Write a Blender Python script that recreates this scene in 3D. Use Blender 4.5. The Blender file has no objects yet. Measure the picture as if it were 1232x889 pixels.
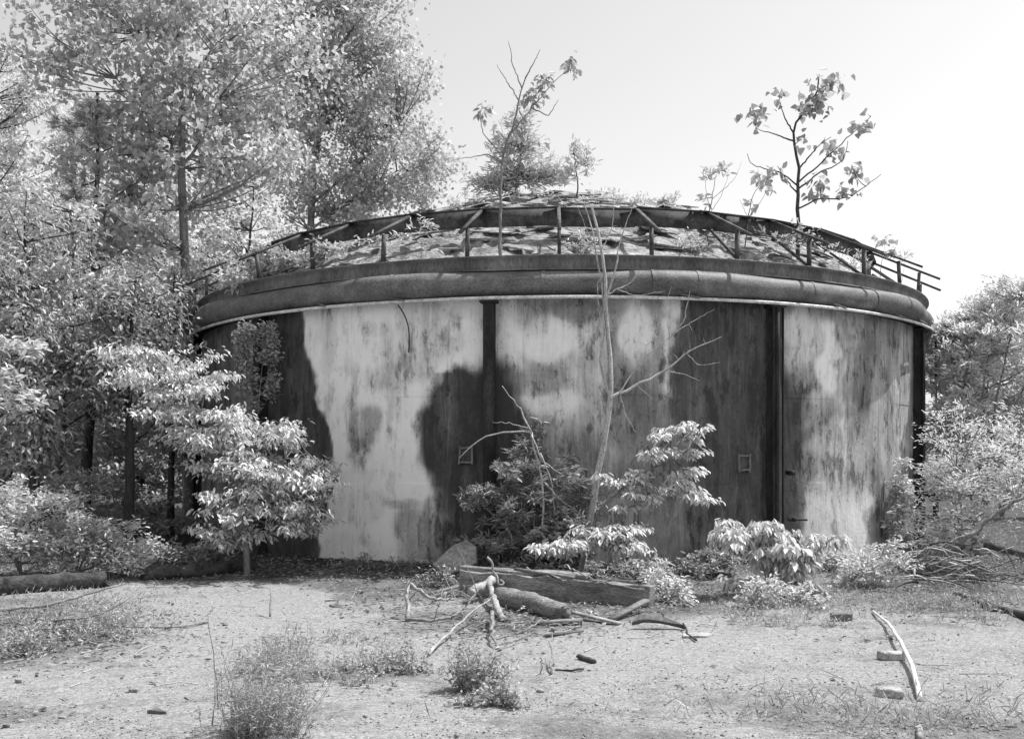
import bpy, math, random
import numpy as np
from mathutils import Vector, Matrix, noise as mnoise

# ------------------------------------------------------------------ camera, world, sun, exposure
S = bpy.context.scene
C = S.collection
PI = math.pi
EYE = 1.6
FPX, PCX, HOR = 1230.0, 616.0, 550.0          # focal length, centre column and horizon row in photo pixels

cam = bpy.data.cameras.new('camera')
cam.sensor_width = 36.0
cam.lens = 36.0 * FPX / 1232.0
cam.shift_y = (HOR - 444.5) / 1232.0
cam.clip_start = 0.1
cam.clip_end = 3000
camo = bpy.data.objects.new('camera', cam); C.objects.link(camo)
camo.location = (0, 0, EYE); camo.rotation_euler = (PI / 2, 0, 0)
S.camera = camo

SUN_DIR = Vector((0.93, 0.33, 1.85)).normalized()
SUN_EL = math.asin(SUN_DIR.z); SUN_AZ = math.atan2(SUN_DIR.x, SUN_DIR.y)
w = bpy.data.worlds.new('World'); S.world = w; w.use_nodes = True
nt = w.node_tree; nt.nodes.clear()
sky = nt.nodes.new('ShaderNodeTexSky'); sky.sky_type = 'NISHITA'; sky.sun_disc = False
sky.sun_elevation = SUN_EL; sky.sun_rotation = SUN_AZ
sky.air_density = 1.0; sky.dust_density = 2.0; sky.ozone_density = 0.5
bw = nt.nodes.new('ShaderNodeSeparateColor')     # blue-sensitive black-and-white film: the sky as the mean of its green and blue
bg = nt.nodes.new('ShaderNodeBackground'); bg.inputs['Strength'].default_value = 0.095
wo = nt.nodes.new('ShaderNodeOutputWorld')
nt.links.new(sky.outputs[0], bw.inputs[0]); fm = nt.nodes.new('ShaderNodeMath'); fm.operation = 'ADD'; fm2 = nt.nodes.new('ShaderNodeMath'); fm2.operation = 'MULTIPLY'; fm2.inputs[1].default_value = .5
nt.links.new(bw.outputs[1], fm.inputs[0]); nt.links.new(bw.outputs[2], fm.inputs[1]); nt.links.new(fm.outputs[0], fm2.inputs[0]); nt.links.new(fm2.outputs[0], bg.inputs[0]); nt.links.new(bg.outputs[0], wo.inputs[0])
sl = bpy.data.lights.new('sun', 'SUN'); sl.energy = 2.8; sl.angle = math.radians(0.6); sl.color = (1, 1, 1)
so = bpy.data.objects.new('sun', sl); C.objects.link(so)
so.rotation_euler = SUN_DIR.to_track_quat('Z', 'Y').to_euler(); so.location = (10, -10, 30)
S.view_settings.view_transform = 'Standard'; S.view_settings.look = 'None'
S.view_settings.exposure = 1.15; S.view_settings.gamma = 1.0
S.render.engine = 'CYCLES'
S.cycles.max_bounces = 6; S.cycles.diffuse_bounces = 3; S.cycles.transmission_bounces = 3; S.cycles.transparent_max_bounces = 4

rng = np.random.default_rng(11); random.seed(11)

# ------------------------------------------------------------------ helpers
def at(px, py, d):
    return np.array([(px - PCX) / FPX * d, d, EYE - (py - HOR) / FPX * d])
def gz(x, y):
    v = mnoise.noise(Vector((x * .25, y * .25, 0))) * .07 + mnoise.noise(Vector((x * .9, y * .9, 3))) * .035 + mnoise.noise(Vector((x * 3, y * 3, 5))) * .008
    r = math.hypot(x - TX, y - TY)
    if r < 9: v += .10 * max(0, 1 - (r - TR) / 2.0) * (r >= TR - .5)
    if x < -6: v += min(.9, (-6 - x) * .06)
    return v
TX, TY, TR = 0.92, 21.1, 7.0                   # tank centre and radius
def onground(px, py):
    """world point on the ground that the photo pixel shows"""
    d = EYE * FPX / (py - HOR)
    x = (px - PCX) / FPX * d
    return np.array([x, d, gz(x, d)])
def tag(o, label=None, cat=None, group=None, kind=None):
    if label: o['label'] = label
    if cat: o['category'] = cat
    if group: o['group'] = group
    if kind: o['kind'] = kind
    return o
def link(name, me, m=None, parent=None, smooth=False):
    o = bpy.data.objects.new(name, me); C.objects.link(o)
    if m is not None and not me.materials: me.materials.append(m)
    if parent is not None:
        o.parent = parent
        o.matrix_parent_inverse = Matrix.Translation(-parent.location)
    if smooth: me.shade_smooth()
    return o
def empty(name, loc, label, cat, group=None):
    o = bpy.data.objects.new(name, None); C.objects.link(o); o.location = Vector(loc); o.empty_display_size = .2
    return tag(o, label, cat, group)
def npmesh(name, V, quads=None, tris=None, tone=None):
    """mesh from numpy arrays"""
    V = np.asarray(V, np.float32).reshape(-1, 3)
    me = bpy.data.meshes.new(name)
    me.vertices.add(len(V)); me.vertices.foreach_set('co', V.ravel())
    li = []; st = []; tot = []; n = 0
    if quads is not None and len(quads):
        q = np.asarray(quads, np.int32).reshape(-1, 4); li.append(q.ravel()); st.append(np.arange(len(q)) * 4); tot.append(np.full(len(q), 4)); n = len(q) * 4
    if tris is not None and len(tris):
        t = np.asarray(tris, np.int32).reshape(-1, 3); li.append(t.ravel()); st.append(n + np.arange(len(t)) * 3); tot.append(np.full(len(t), 3))
    li = np.concatenate(li).astype(np.int32); st = np.concatenate(st).astype(np.int32)
    me.loops.add(len(li)); me.loops.foreach_set('vertex_index', li)
    me.polygons.add(len(st)); me.polygons.foreach_set('loop_start', st)
    me.update(calc_edges=True)
    if tone is not None:
        a = me.attributes.new('tone', 'FLOAT', 'POINT'); a.data.foreach_set('value', np.asarray(tone, np.float32).ravel())
    return me
def unit(a):
    return a / np.maximum(np.linalg.norm(a, axis=-1, keepdims=True), 1e-9)
def btubes(P, R, sides=4, cap=False):
    """M tubes of K points each -> verts, quads, (cap tris)"""
    P = np.asarray(P, float); R = np.asarray(R, float)
    M, K, _ = P.shape
    T = unit(np.gradient(P, axis=1))
    ref = np.where(np.abs(T[:, :1, 2:3]) > .85, np.array([[[1., 0, 0]]]), np.array([[[0, 0, 1.]]]))
    N1 = unit(np.cross(T, np.broadcast_to(ref, T.shape))); N2 = np.cross(T, N1)
    a = np.arange(sides) / sides * 2 * PI
    ring = P[:, :, None] + R[:, :, None, None] * (np.cos(a)[:, None] * N1[:, :, None] + np.sin(a)[:, None] * N2[:, :, None])
    V = ring.reshape(-1, 3)
    m, k, s = np.meshgrid(np.arange(M), np.arange(K - 1), np.arange(sides), indexing='ij')
    b = m * K * sides; s2 = (s + 1) % sides
    Q = np.stack([b + k * sides + s, b + k * sides + s2, b + (k + 1) * sides + s2, b + (k + 1) * sides + s], -1).reshape(-1, 4)
    tr = np.zeros((0, 3), int)
    if cap:
        c0 = len(V); V = np.concatenate([V, P[:, 0], P[:, -1]]); L = []
        for i in range(M):
            for j in range(sides):
                L.append((c0 + i, i * K * sides + (j + 1) % sides, i * K * sides + j))
                e = i * K * sides + (K - 1) * sides
                L.append((c0 + M + i, e + j, e + (j + 1) % sides))
        tr = np.array(L)
    return V, Q, tr
def resample(pts, K):
    pts = np.asarray(pts, float)
    if len(pts) == 1: pts = np.repeat(pts, 2, 0)
    s = np.concatenate([[0], np.cumsum(np.linalg.norm(np.diff(pts, axis=0), axis=1))])
    t = np.linspace(0, s[-1], K)
    out = np.stack([np.interp(t, s, pts[:, i]) for i in range(3)], 1)
    for _ in range(2):
        out[1:-1] = (out[:-2] + 2 * out[1:-1] + out[2:]) / 4
    return out
def tube(name, pts, r0, r1, m, parent=None, sides=7, K=14, wob=.0, bump=.0, smooth=True, cap=True):
    P = resample(pts, K)
    if wob: P[1:-1] += rng.normal(0, wob, (K - 2, 3))
    R = np.linspace(r0, r1, K)
    V, Q, T = btubes(P[None], R[None], sides, cap)
    if bump:
        c = np.repeat(P, sides, 0); n = K * sides; o_ = rng.random() * 50; r_ = max(r0, r1)
        f_ = np.array([mnoise.noise(Vector(v / (r_ * 2.2)) + Vector((o_, 0, 0))) * 2.2 + mnoise.noise(Vector(v / (r_ * .7)) + Vector((o_, 5, 0))) for v in V[:n]])[:, None]
        V[:n] = c + (V[:n] - c) * (1 + f_ * bump * 2.2)
        T0_ = unit(P[1] - P[0]); T1_ = unit(P[-1] - P[-2]); V[:sides] += T0_ * rng.normal(0, r_ * .35, (sides, 1)); V[n - sides:n] += T1_ * rng.normal(0, r_ * .35, (sides, 1))
    return link(name, npmesh(name, V, Q, T), m, parent, smooth)
def boxmesh(name, dims, jit=0., bevel=.0, cuts=1):
    """a box of cuts x cuts x cuts cells, corners rounded off and roughened"""
    import bmesh
    bm = bmesh.new(); bmesh.ops.create_cube(bm, size=1)
    for v in bm.verts: v.co = Vector((v.co.x * dims[0], v.co.y * dims[1], v.co.z * dims[2]))
    if bevel: bmesh.ops.bevel(bm, geom=bm.edges[:] + bm.verts[:], offset=bevel, segments=1, affect='EDGES')
    if cuts > 1: bmesh.ops.subdivide_edges(bm, edges=bm.edges[:], cuts=cuts - 1, use_grid_fill=True)
    if jit:
        s = random.random() * 100
        for v in bm.verts: v.co += Vector(mnoise.noise_vector(v.co * 9 + Vector((s, 0, 0)))) * jit
    me = bpy.data.meshes.new(name); bm.to_mesh(me); bm.free()
    return me
def box(name, c, dims, m, parent=None, rot=(0, 0, 0), jit=0., bevel=.0, cuts=1):
    me = boxmesh(name, dims, jit, bevel, cuts)
    o = bpy.data.objects.new(name, me); C.objects.link(o); me.materials.append(m)
    o.location = Vector(c); o.rotation_euler = rot
    if parent is not None: o.parent = parent; o.matrix_parent_inverse = Matrix.Translation(-parent.location)
    return o
def bar(name, a, b, wd, ht, m, parent=None, up=(0, 0, 1)):
    """rectangular bar from a to b"""
    a = Vector(a); b = Vector(b); d = b - a; L = d.length; d.normalize()
    x = d.cross(Vector(up)).normalized(); z = x.cross(d)
    V = []
    for t in (0, L):
        for sx, sz in ((-1, -1), (1, -1), (1, 1), (-1, 1)):
            V.append(a + d * t + x * sx * wd / 2 + z * sz * ht / 2)
    Q = [(0, 1, 2, 3), (7, 6, 5, 4), (0, 4, 5, 1), (1, 5, 6, 2), (2, 6, 7, 3), (3, 7, 4, 0)]
    return link(name, npmesh(name, [tuple(v) for v in V], Q), m, parent)

# ------------------------------------------------------------------ materials (all neutral grey: the photograph is black and white)
def ramp(nd, stops):
    e = nd.color_ramp.elements
    while len(e) > 1: e.remove(e[-1])
    e[0].position = stops[0][0]; e[0].color = (stops[0][1],) * 3 + (1,)
    for p, v in stops[1:]:
        k = e.new(p); k.color = (v, v, v, 1)
def mat(name, lo, hi, scale=4., rough=.75, bump=.3, stretch=(1, 1, 1), fine=40., contrast=(.35, .65), attr=False, fleck=None, bdist=.01):
    m = bpy.data.materials.new(name); m.use_nodes = True; t = m.node_tree; N = t.nodes; L = t.links
    P = N['Principled BSDF']; P.inputs['Roughness'].default_value = rough; P.inputs['Specular IOR Level'].default_value = .35
    tc = N.new('ShaderNodeNewGeometry'); mp = N.new('ShaderNodeMapping'); mp.inputs['Scale'].default_value = stretch
    L.new(tc.outputs['Position'], mp.inputs['Vector'])
    n1 = N.new('ShaderNodeTexNoise'); n1.inputs['Scale'].default_value = scale; n1.inputs['Detail'].default_value = 8; n1.inputs['Roughness'].default_value = .65
    L.new(mp.outputs[0], n1.inputs['Vector'])
    r = N.new('ShaderNodeValToRGB'); ramp(r, [(contrast[0], lo), (contrast[1], hi)]); L.new(n1.outputs[0], r.inputs[0])
    n2 = N.new('ShaderNodeTexNoise'); n2.inputs['Scale'].default_value = fine; n2.inputs['Detail'].default_value = 5
    L.new(mp.outputs[0], n2.inputs['Vector'])
    r2 = N.new('ShaderNodeValToRGB'); ramp(r2, [(.3, .6), (.7, 1.35)]); L.new(n2.outputs[0], r2.inputs[0])
    mu = N.new('ShaderNodeMix'); mu.data_type = 'RGBA'; mu.blend_type = 'MULTIPLY'; mu.inputs[0].default_value = 1
    L.new(r.outputs[0], mu.inputs[6]); L.new(r2.outputs[0], mu.inputs[7])
    L.new(mu.outputs[2], P.inputs['Base Color'])
    bn = N.new('ShaderNodeBump'); bn.inputs['Strength'].default_value = bump; bn.inputs['Distance'].default_value = bdist
    ad = N.new('ShaderNodeMath'); ad.operation = 'ADD'; L.new(n1.outputs[0], ad.inputs[0]); L.new(n2.outputs[0], ad.inputs[1])
    L.new(ad.outputs[0], bn.inputs['Height']); L.new(bn.outputs[0], P.inputs['Normal'])
    return m
def leafmat(name, lo, hi, rough=.5, trans=.3, back=1.15):
    m = bpy.data.materials.new(name); m.use_nodes = True; t = m.node_tree; N = t.nodes; L = t.links
    P = N['Principled BSDF']; P.inputs['Roughness'].default_value = rough; P.inputs['Specular IOR Level'].default_value = .5
    at_ = N.new('ShaderNodeAttribute'); at_.attribute_name = 'tone'
    oi = N.new('ShaderNodeObjectInfo')
    r = N.new('ShaderNodeValToRGB'); ramp(r, [(0, lo), (1, hi)]); L.new(at_.outputs['Fac'], r.inputs[0])
    g = N.new('ShaderNodeNewGeometry')
    bk = N.new('ShaderNodeMix'); bk.data_type = 'RGBA'; bk.blend_type = 'MULTIPLY'; bk.inputs[7].default_value = (back, back, back, 1)
    L.new(g.outputs['Backfacing'], bk.inputs[0]); L.new(r.outputs[0], bk.inputs[6])
    L.new(bk.outputs[2], P.inputs['Base Color'])
    tr = N.new('ShaderNodeBsdfTranslucent'); L.new(r.outputs[0], tr.inputs['Color'])
    mx = N.new('ShaderNodeMixShader'); mx.inputs[0].default_value = trans
    L.new(P.outputs[0], mx.inputs[1]); L.new(tr.outputs[0], mx.inputs[2])
    L.new(mx.outputs[0], N['Material Output'].inputs['Surface'])
    return m
M_bark = mat('bark_dark', .03, .08, 6, .9, .6, (1, 1, .25), 45)
M_barkg = mat('bark_grey', .12, .28, 7, .85, .5, (1, 1, .3), 45)
M_barkp = mat('bark_pale', .28, .5, 7, .8, .4, (1, 1, .4), 60)
M_dead = mat('dead_wood', .2, .4, 8, .8, .5, (1, 1, 1), 60)
M_log = mat('rotten_log', .02, .1, 5, .95, .8, (1, 1, 1), 30, bdist=.02)
M_slab = mat('weathered_timber', .12, .3, 5, .9, .7, (.4, 1, 2.5), 40, bdist=.015)
M_steel = mat('rusted_steel', .012, .05, 5, .8, .4, (1, 1, .4), 50)
M_steelg = mat('weathered_steel', .07, .22, 3, .7, .35, (1, 1, .3), 40, (.3, .7))
M_pipe = mat('rim_pipe_steel', .07, .2, 2.2, .6, .3, (1, 1, 1.6), 30, (.3, .7))
M_white = mat('pale_drip_rail', .45, .75, 8, .6, .3, (1, 1, 1), 50)
M_rail = mat('rail_steel', .03, .12, 6, .8, .3, (1, 1, 1), 50)
M_crust = mat('roof_crust', .12, .42, 3, .95, 1., (1, 1, 2.), 16, bdist=.05)
M_crust2 = mat('roof_slab', .14, .42, 4, .95, .8, (1, 1, 1), 22, bdist=.03)
M_stone = mat('broken_concrete', .2, .38, 5, .9, .6, (1, 1, 1), 30, bdist=.02)
M_brick = mat('old_brick', .25, .42, 12, .9, .5, (1, 1, 1), 70)
M_brickd = mat('dark_brick', .12, .2, 12, .9, .5, (1, 1, 1), 70)
M_rust = mat('rusty_sheet', .06, .14, 6, .8, .5, (1, 1, 1), 40)
L_pop = leafmat('poplar_leaf', .36, .72, .45, .55)
L_popd = leafmat('cottonwood_leaf', .36, .76, .45, .5)
L_far = leafmat('far_leaf', .48, .9, .5, .55)
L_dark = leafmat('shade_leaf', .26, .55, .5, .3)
L_bri = leafmat('bright_leaf', .48, .84, .4, .3, 1.05)
L_mid = leafmat('mid_leaf', .45, .8, .45, .3)
L_lan = leafmat('lance_leaf', .22, .5, .45, .25)
L_sap = leafmat('sapling_leaf', .28, .5, .45, .45)
L_pine = leafmat('pine_needle', .24, .52, .5, .2)
L_wil = leafmat('feathery_leaf', .55, .9, .5, .5)
L_weed = leafmat('weed_leaf', .24, .5, .6, .3)
L_dry = leafmat('dry_stalk', .25, .5, .7, .2)
L_lit = leafmat('fallen_leaf', .06, .36, .8, .1)

# ------------------------------------------------------------------ plants
UP = np.array([0, 0, 1.])
def leaves(P, A, Nn, L, W, shape, rg):
    """one leaf per row: base point P, axis A, normal Nn, length L, width W -> verts, quads, tris, tone"""
    n = len(P); A = unit(A); Wv = unit(np.cross(A, Nn)); Nn = np.cross(Wv, A)
    L = np.broadcast_to(L, n)[:, None]; W = np.broadcast_to(W, n)[:, None]
    tone = rg.beta(1.6, 1.9, n)
    i = np.arange(n)[:, None]
    if shape == 'blade':
        V = np.stack([P - Wv * W * .5, P + Wv * W * .5, P + A * L], 1)
        return V.reshape(-1, 3), None, i * 3 + np.array([[0, 1, 2]]), np.repeat(tone, 3)
    if shape == 'diamond':
        V = np.stack([P, P + A * L * .45 + Wv * W * .5 + Nn * W * .12, P + A * L - Nn * L * .12, P + A * L * .45 - Wv * W * .5 + Nn * W * .12], 1)
        T = np.stack([i * 4 + np.array([[0, 1, 2]]), i * 4 + np.array([[0, 2, 3]])], 1).reshape(-1, 3)
        return V.reshape(-1, 3), None, T, np.repeat(tone, 4)
    a, b, wa, wb = (.3, .72, .5, .36) if shape == 'oval' else (.18, .55, .5, .42)
    f = .14
    V = np.stack([P, P + A * L * a + Wv * W * wa + Nn * W * f, P + A * L * b + Wv * W * wb + Nn * (W * f - L * .05), P + A * L - Nn * L * .16,
                  P + A * L * b - Wv * W * wb + Nn * (W * f - L * .05), P + A * L * a - Wv * W * wa + Nn * W * f], 1)
    Q = np.stack([i * 6 + np.array([[0, 1, 2, 3]]), i * 6 + np.array([[0, 3, 4, 5]])], 1).reshape(-1, 4)
    return V.reshape(-1, 3), Q, None, np.repeat(tone, 6)

_LM = {}
def plant(name, label, cat, trunks, clusters, leaf, wood, group=None, seed=0, shape='oval', L=.1, W=.05, per=9, spread=.05,
          axis=(.5, .8, -.35), rnd=.35, nrnd=.4, base=None, twig_r=.004, limb_r=.02, parts=0, trunk_name='trunk', crown_name='crown', flat=.35, sidesT=8, bump=.05, up=.0, leaf_t0=.3, nolimb=False, copies=None):
    """trunks: [(points, r0, r1)], clusters: [(centre xyz, (rx,ry,rz), twigs)] -> Empty at the base > trunk, crown (and the largest leaves)"""
    rg = np.random.default_rng(seed + 5)
    tr = []
    for pts, r0, r1 in trunks:
        P = resample(pts, 16); d = np.linalg.norm(P[-1] - P[0]); P[1:-1] += rg.normal(0, .006 * d ** .5, (14, 3))
        if tr:                                    # a limb starts on the stem it grows from
            q = np.concatenate([(p_[:-1, None] * (1 - f_) + p_[1:, None] * f_).reshape(-1, 3) for p_, _ in tr for f_ in (np.linspace(0, 1, 5)[None, :, None],)]); dd_ = np.linalg.norm(q - P[0], axis=1); j_ = np.argmin(dd_)
            if dd_[j_] < .6: P = P + (q[j_] - P[0]) * (np.linspace(1, 0, 16)[:, None] ** 2)
        tr.append((P, np.linspace(r0, r1, 16) ** 1.0))
    b = np.array(base if base is not None else tr[0][0][0])
    root = empty(name, b, label, cat, group)
    Vs = []; Qs = []; n0 = 0
    def add(V, Q, Rb=0):
        nonlocal n0
        Vs.append(V); Qs.append(Q + n0); n0 += len(V)
    for P, R in tr:
        V, Q, _ = btubes(P[None], R[None], sidesT)
        c = np.repeat(P, sidesT, 0); V = c + (V - c) * (1 + rg.normal(0, bump, (len(V), 1))); add(V, Q)
    allp = np.concatenate([p[2:] for p, _ in tr])
    limbs = []; TW = []
    for (c, rr, nt_) in clusters:
        c = np.array(c, float); rr = np.array(rr, float)
        hor = np.linalg.norm((allp - c)[:, :2], axis=1); ver = c[2] - allp[:, 2]
        score = np.linalg.norm(allp - c, axis=1) + np.where(ver < .3 * hor, (.3 * hor - ver) * 1.2, 0)
        s = allp[np.argmin(score)]
        d = c - s; mid = s + d * .5 + np.array([0, 0, -.1 * np.linalg.norm(d) * (1 if up >= 0 else -1)]) + rg.normal(0, .07 * np.linalg.norm(d), 3)
        t = np.linspace(0, 1, 8)[:, None]
        B = (1 - t) ** 2 * s + 2 * t * (1 - t) * mid + t ** 2 * (c + .35 * d / max(np.linalg.norm(d), .1) * rr.mean())
        if not nolimb: limbs.append(B)
        u = rg.normal(0, 1, (nt_, 3)); u = unit(u) * rg.random((nt_, 1)) ** .42
        E = c + u * rr
        k = rg.integers(3, 8, nt_)
        Sx = B[k] if not nolimb else allp[np.argmin(np.linalg.norm(allp[None] - E[:, None], axis=2), axis=1)]
        # branch off the limb part-way towards the end
        Lg = np.linalg.norm(E - Sx, axis=1, keepdims=True)
        t = np.linspace(0, 1, 5)[None, :, None]
        M_ = (Sx + E) / 2 + rg.normal(0, .1, (nt_, 3)) * Lg + UP * Lg * .12
        TW.append((1 - t) ** 2 * Sx[:, None] + 2 * t * (1 - t) * M_[:, None] + t ** 2 * E[:, None])
    if limbs:
        Bm = np.array(limbs); V, Q, _ = btubes(Bm, np.broadcast_to(np.linspace(limb_r, limb_r * .3, 8), Bm.shape[:2]), 5); add(V, Q)
    T = np.concatenate(TW); V, Q, _ = btubes(T, np.broadcast_to(np.linspace(twig_r, twig_r * .4, 5), T.shape[:2]), 3); add(V, Q)
    tme = npmesh(trunk_name, np.concatenate(Vs), np.concatenate(Qs)); tob = link(trunk_name, tme, wood, root, True)
    if per:
        M = len(T); tt = rg.uniform(leaf_t0, 1, (M, per)); tt[:, 0] = 1
        f = tt * 4; i0 = np.minimum(f.astype(int), 3); fr = (f - i0)[..., None]
        rows = np.arange(M)[:, None]
        P = T[rows, i0] * (1 - fr) + T[rows, i0 + 1] * fr; D = unit(T[rows, i0 + 1] - T[rows, i0])
        P = P.reshape(-1, 3); D = D.reshape(-1, 3); n = len(P)
        Dh = unit(D * np.array([1, 1, flat]))
        lat = unit(np.cross(Dh, UP)) * np.where(np.arange(n) % 2, 1, -1)[:, None]
        A = axis[0] * Dh + axis[1] * lat + axis[2] * UP + rg.normal(0, rnd, (n, 3))
        P = P + rg.normal(0, spread, (n, 3))
        Nn = UP + rg.normal(0, nrnd, (n, 3))
        Ls = L * rg.uniform(.65, 1.15, n); Ws = W * rg.uniform(.75, 1.15, n)
        idx = np.arange(n)
        if parts:
            pk = np.argsort(P[:, 1])[:int(parts * 1.0)] if parts < n else idx
            keep = np.ones(n, bool); keep[pk] = False
            if (shape, leaf.name) not in _LM:
                lst = []
                for v in range(4):
                    a = leaves(np.zeros((1, 3)), np.array([[0, 1., 0]]), np.array([[0, 0, 1.]]), 1., [.42, .5, .45, .55][v] if shape == 'oval' else [.8, .9, .85, 1][v], shape, rg)
                    me = npmesh('leaf', a[0], a[1], a[2], np.full(len(a[0]), [.15, .4, .65, .9][v])); me.materials.append(leaf); lst.append(me)
                _LM[(shape, leaf.name)] = lst
            for q, i in enumerate(pk):
                ax = Vector(A[i]).normalized(); wx = ax.cross(Vector(Nn[i])).normalized(); nz = wx.cross(ax)
                o = bpy.data.objects.new('leaf', _LM[(shape, leaf.name)][q % 4]); C.objects.link(o)
                o.parent = root
                mt = Matrix((wx, ax, nz)).transposed().to_4x4()
                o.matrix_basis = Matrix.Translation(Vector(P[i] - b)) @ mt @ Matrix.Diagonal((Ls[i], Ls[i], Ls[i], 1))
        else: keep = np.ones(n, bool)
        if keep.any():
            V, Q, Tt, tone = leaves(P[keep], A[keep], Nn[keep], Ls[keep], Ws[keep], shape, rg)
            cr = link(crown_name, npmesh(crown_name, V, Q, Tt, tone), leaf, root)
            cr['kind'] = 'stuff'
    # put the mesh data relative to the root so copies can be moved
    for ch in root.children:
        if ch.name.split('.')[0] in (trunk_name, crown_name):
            ch.data.transform(Matrix.Translation(-Vector(b))); ch.matrix_parent_inverse = Matrix.Identity(4)
    return root
def copy_tree(src, loc, rz, sc, label, group=None):
    r = src.copy(); C.objects.link(r); r.location = loc; r.rotation_euler = (0, 0, rz); r.scale = (sc, sc, sc * random.uniform(.92, 1.1)); r['label'] = label
    if group: r['group'] = group
    for ch in src.children:
        c = ch.copy(); C.objects.link(c); c.parent = r
    return r
def pc(px, py, d, rx, ry, rd, n):
    """cluster given by photo position, distance and radii in photo pixels"""
    return (at(px, py, d), (rx / FPX * d, rd, ry / FPX * d), n)

# ------------------------------------------------------------------ ground
def ground():
    xs = np.concatenate([[-900, -400, -150, -60, -35], np.arange(-22, 22.01, .16), [35, 60, 150, 400, 900]])
    ys = np.concatenate([[-300, -60, -15, 0, 2], np.arange(3.5, 30.01, .14), [34, 45, 70, 150, 400, 1200, 2500]])
    X, Y = np.meshgrid(xs, ys); Z = np.zeros_like(X)
    for j in range(X.shape[0]):
        for i in range(X.shape[1]):
            x, y = X[j, i], Y[j, i]
            Z[j, i] = gz(x, y) if abs(x) < 60 and y < 80 else (.9 if x < -40 else 0)
    Z += rng.normal(0, .004, Z.shape)
    V = np.stack([X, Y, Z], -1).reshape(-1, 3); h, wd = X.shape
    j, i = np.meshgrid(np.arange(h - 1), np.arange(wd - 1), indexing='ij')
    Q = np.stack([j * wd + i, j * wd + i + 1, (j + 1) * wd + i + 1, (j + 1) * wd + i], -1).reshape(-1, 4)
    # litter mask (1 = dark leaf litter and soil, 0 = pale sand)
    px = PCX + FPX * V[:, 0] / np.maximum(V[:, 1], 1); py = HOR + FPX * EYE / np.maximum(V[:, 1], 1)
    r = np.hypot(V[:, 0] - TX, V[:, 1] - TY)
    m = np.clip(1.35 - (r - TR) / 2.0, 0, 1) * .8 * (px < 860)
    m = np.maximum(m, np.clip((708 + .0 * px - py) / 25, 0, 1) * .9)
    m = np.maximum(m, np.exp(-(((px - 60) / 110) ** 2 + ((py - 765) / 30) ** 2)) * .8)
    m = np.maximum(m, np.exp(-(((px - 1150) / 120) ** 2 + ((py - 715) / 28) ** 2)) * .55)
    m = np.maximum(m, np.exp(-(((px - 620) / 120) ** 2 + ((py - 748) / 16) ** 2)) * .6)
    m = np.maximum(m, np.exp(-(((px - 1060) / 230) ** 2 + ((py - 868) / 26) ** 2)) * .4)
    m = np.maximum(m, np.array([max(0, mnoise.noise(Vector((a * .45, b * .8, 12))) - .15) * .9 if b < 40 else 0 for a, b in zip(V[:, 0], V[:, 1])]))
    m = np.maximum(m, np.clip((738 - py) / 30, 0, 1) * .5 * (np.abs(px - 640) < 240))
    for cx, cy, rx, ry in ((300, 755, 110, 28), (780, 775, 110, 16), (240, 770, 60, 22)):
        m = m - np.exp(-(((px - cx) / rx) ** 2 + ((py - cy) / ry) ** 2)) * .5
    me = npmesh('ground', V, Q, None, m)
    mt = bpy.data.materials.new('sandy_gravel'); mt.use_nodes = True; t = mt.node_tree; N = t.nodes; L = t.links
    P = N['Principled BSDF']; P.inputs['Roughness'].default_value = .95; P.inputs['Specular IOR Level'].default_value = .2
    g = N.new('ShaderNodeNewGeometry'); a = N.new('ShaderNodeAttribute'); a.attribute_name = 'tone'
    def noi(s, d=6, r=.6):
        n = N.new('ShaderNodeTexNoise'); n.inputs['Scale'].default_value = s; n.inputs['Detail'].default_value = d; n.inputs['Roughness'].default_value = r
        L.new(g.outputs['Position'], n.inputs['Vector']); return n
    def math_(op, x, y):
        n = N.new('ShaderNodeMath'); n.operation = op
        for k, v in ((0, x), (1, y)):
            if isinstance(v, (int, float)): n.inputs[k].default_value = v
            else: L.new(v, n.inputs[k])
        return n.outputs[0]
    n1 = noi(1.3, 9, .7); n2 = noi(9, 8, .75); n3 = noi(60, 6, .8)
    f = math_('ADD', a.outputs['Fac'], math_('MULTIPLY', math_('SUBTRACT', n2.outputs[0], .5), .8))
    f = math_('ADD', f, math_('MULTIPLY', math_('SUBTRACT', n1.outputs[0], .5), 1.7))
    r = N.new('ShaderNodeValToRGB'); ramp(r, [(0, .27), (.22, .19), (.5, .12), (1, .045)]); L.new(f, r.inputs[0])
    vo = N.new('ShaderNodeTexVoronoi'); vo.inputs['Scale'].default_value = 55; L.new(g.outputs['Position'], vo.inputs['Vector'])
    sp = N.new('ShaderNodeSeparateColor'); L.new(vo.outputs['Color'], sp.inputs[0])
    r2 = N.new('ShaderNodeValToRGB'); ramp(r2, [(0, .65), (.25, .9), (.75, 1.05), (1, 1.35)]); L.new(sp.outputs[0], r2.inputs[0])
    r3 = N.new('ShaderNodeValToRGB'); ramp(r3, [(.3, .55), (.7, 1.35)]); L.new(n3.outputs[0], r3.inputs[0])
    m1 = N.new('ShaderNodeMix'); m1.data_type = 'RGBA'; m1.blend_type = 'MULTIPLY'; m1.inputs[0].default_value = 1
    L.new(r.outputs[0], m1.inputs[6]); L.new(r2.outputs[0], m1.inputs[7])
    m2 = N.new('ShaderNodeMix'); m2.data_type = 'RGBA'; m2.blend_type = 'MULTIPLY'; m2.inputs[0].default_value = 1
    L.new(m1.outputs[2], m2.inputs[6]); L.new(r3.outputs[0], m2.inputs[7]); L.new(m2.outputs[2], P.inputs['Base Color'])
    hgt = math_('ADD', math_('MULTIPLY', vo.outputs['Distance'], -.7), math_('ADD', n3.outputs[0], math_('MULTIPLY', n2.outputs[0], .8)))
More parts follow.
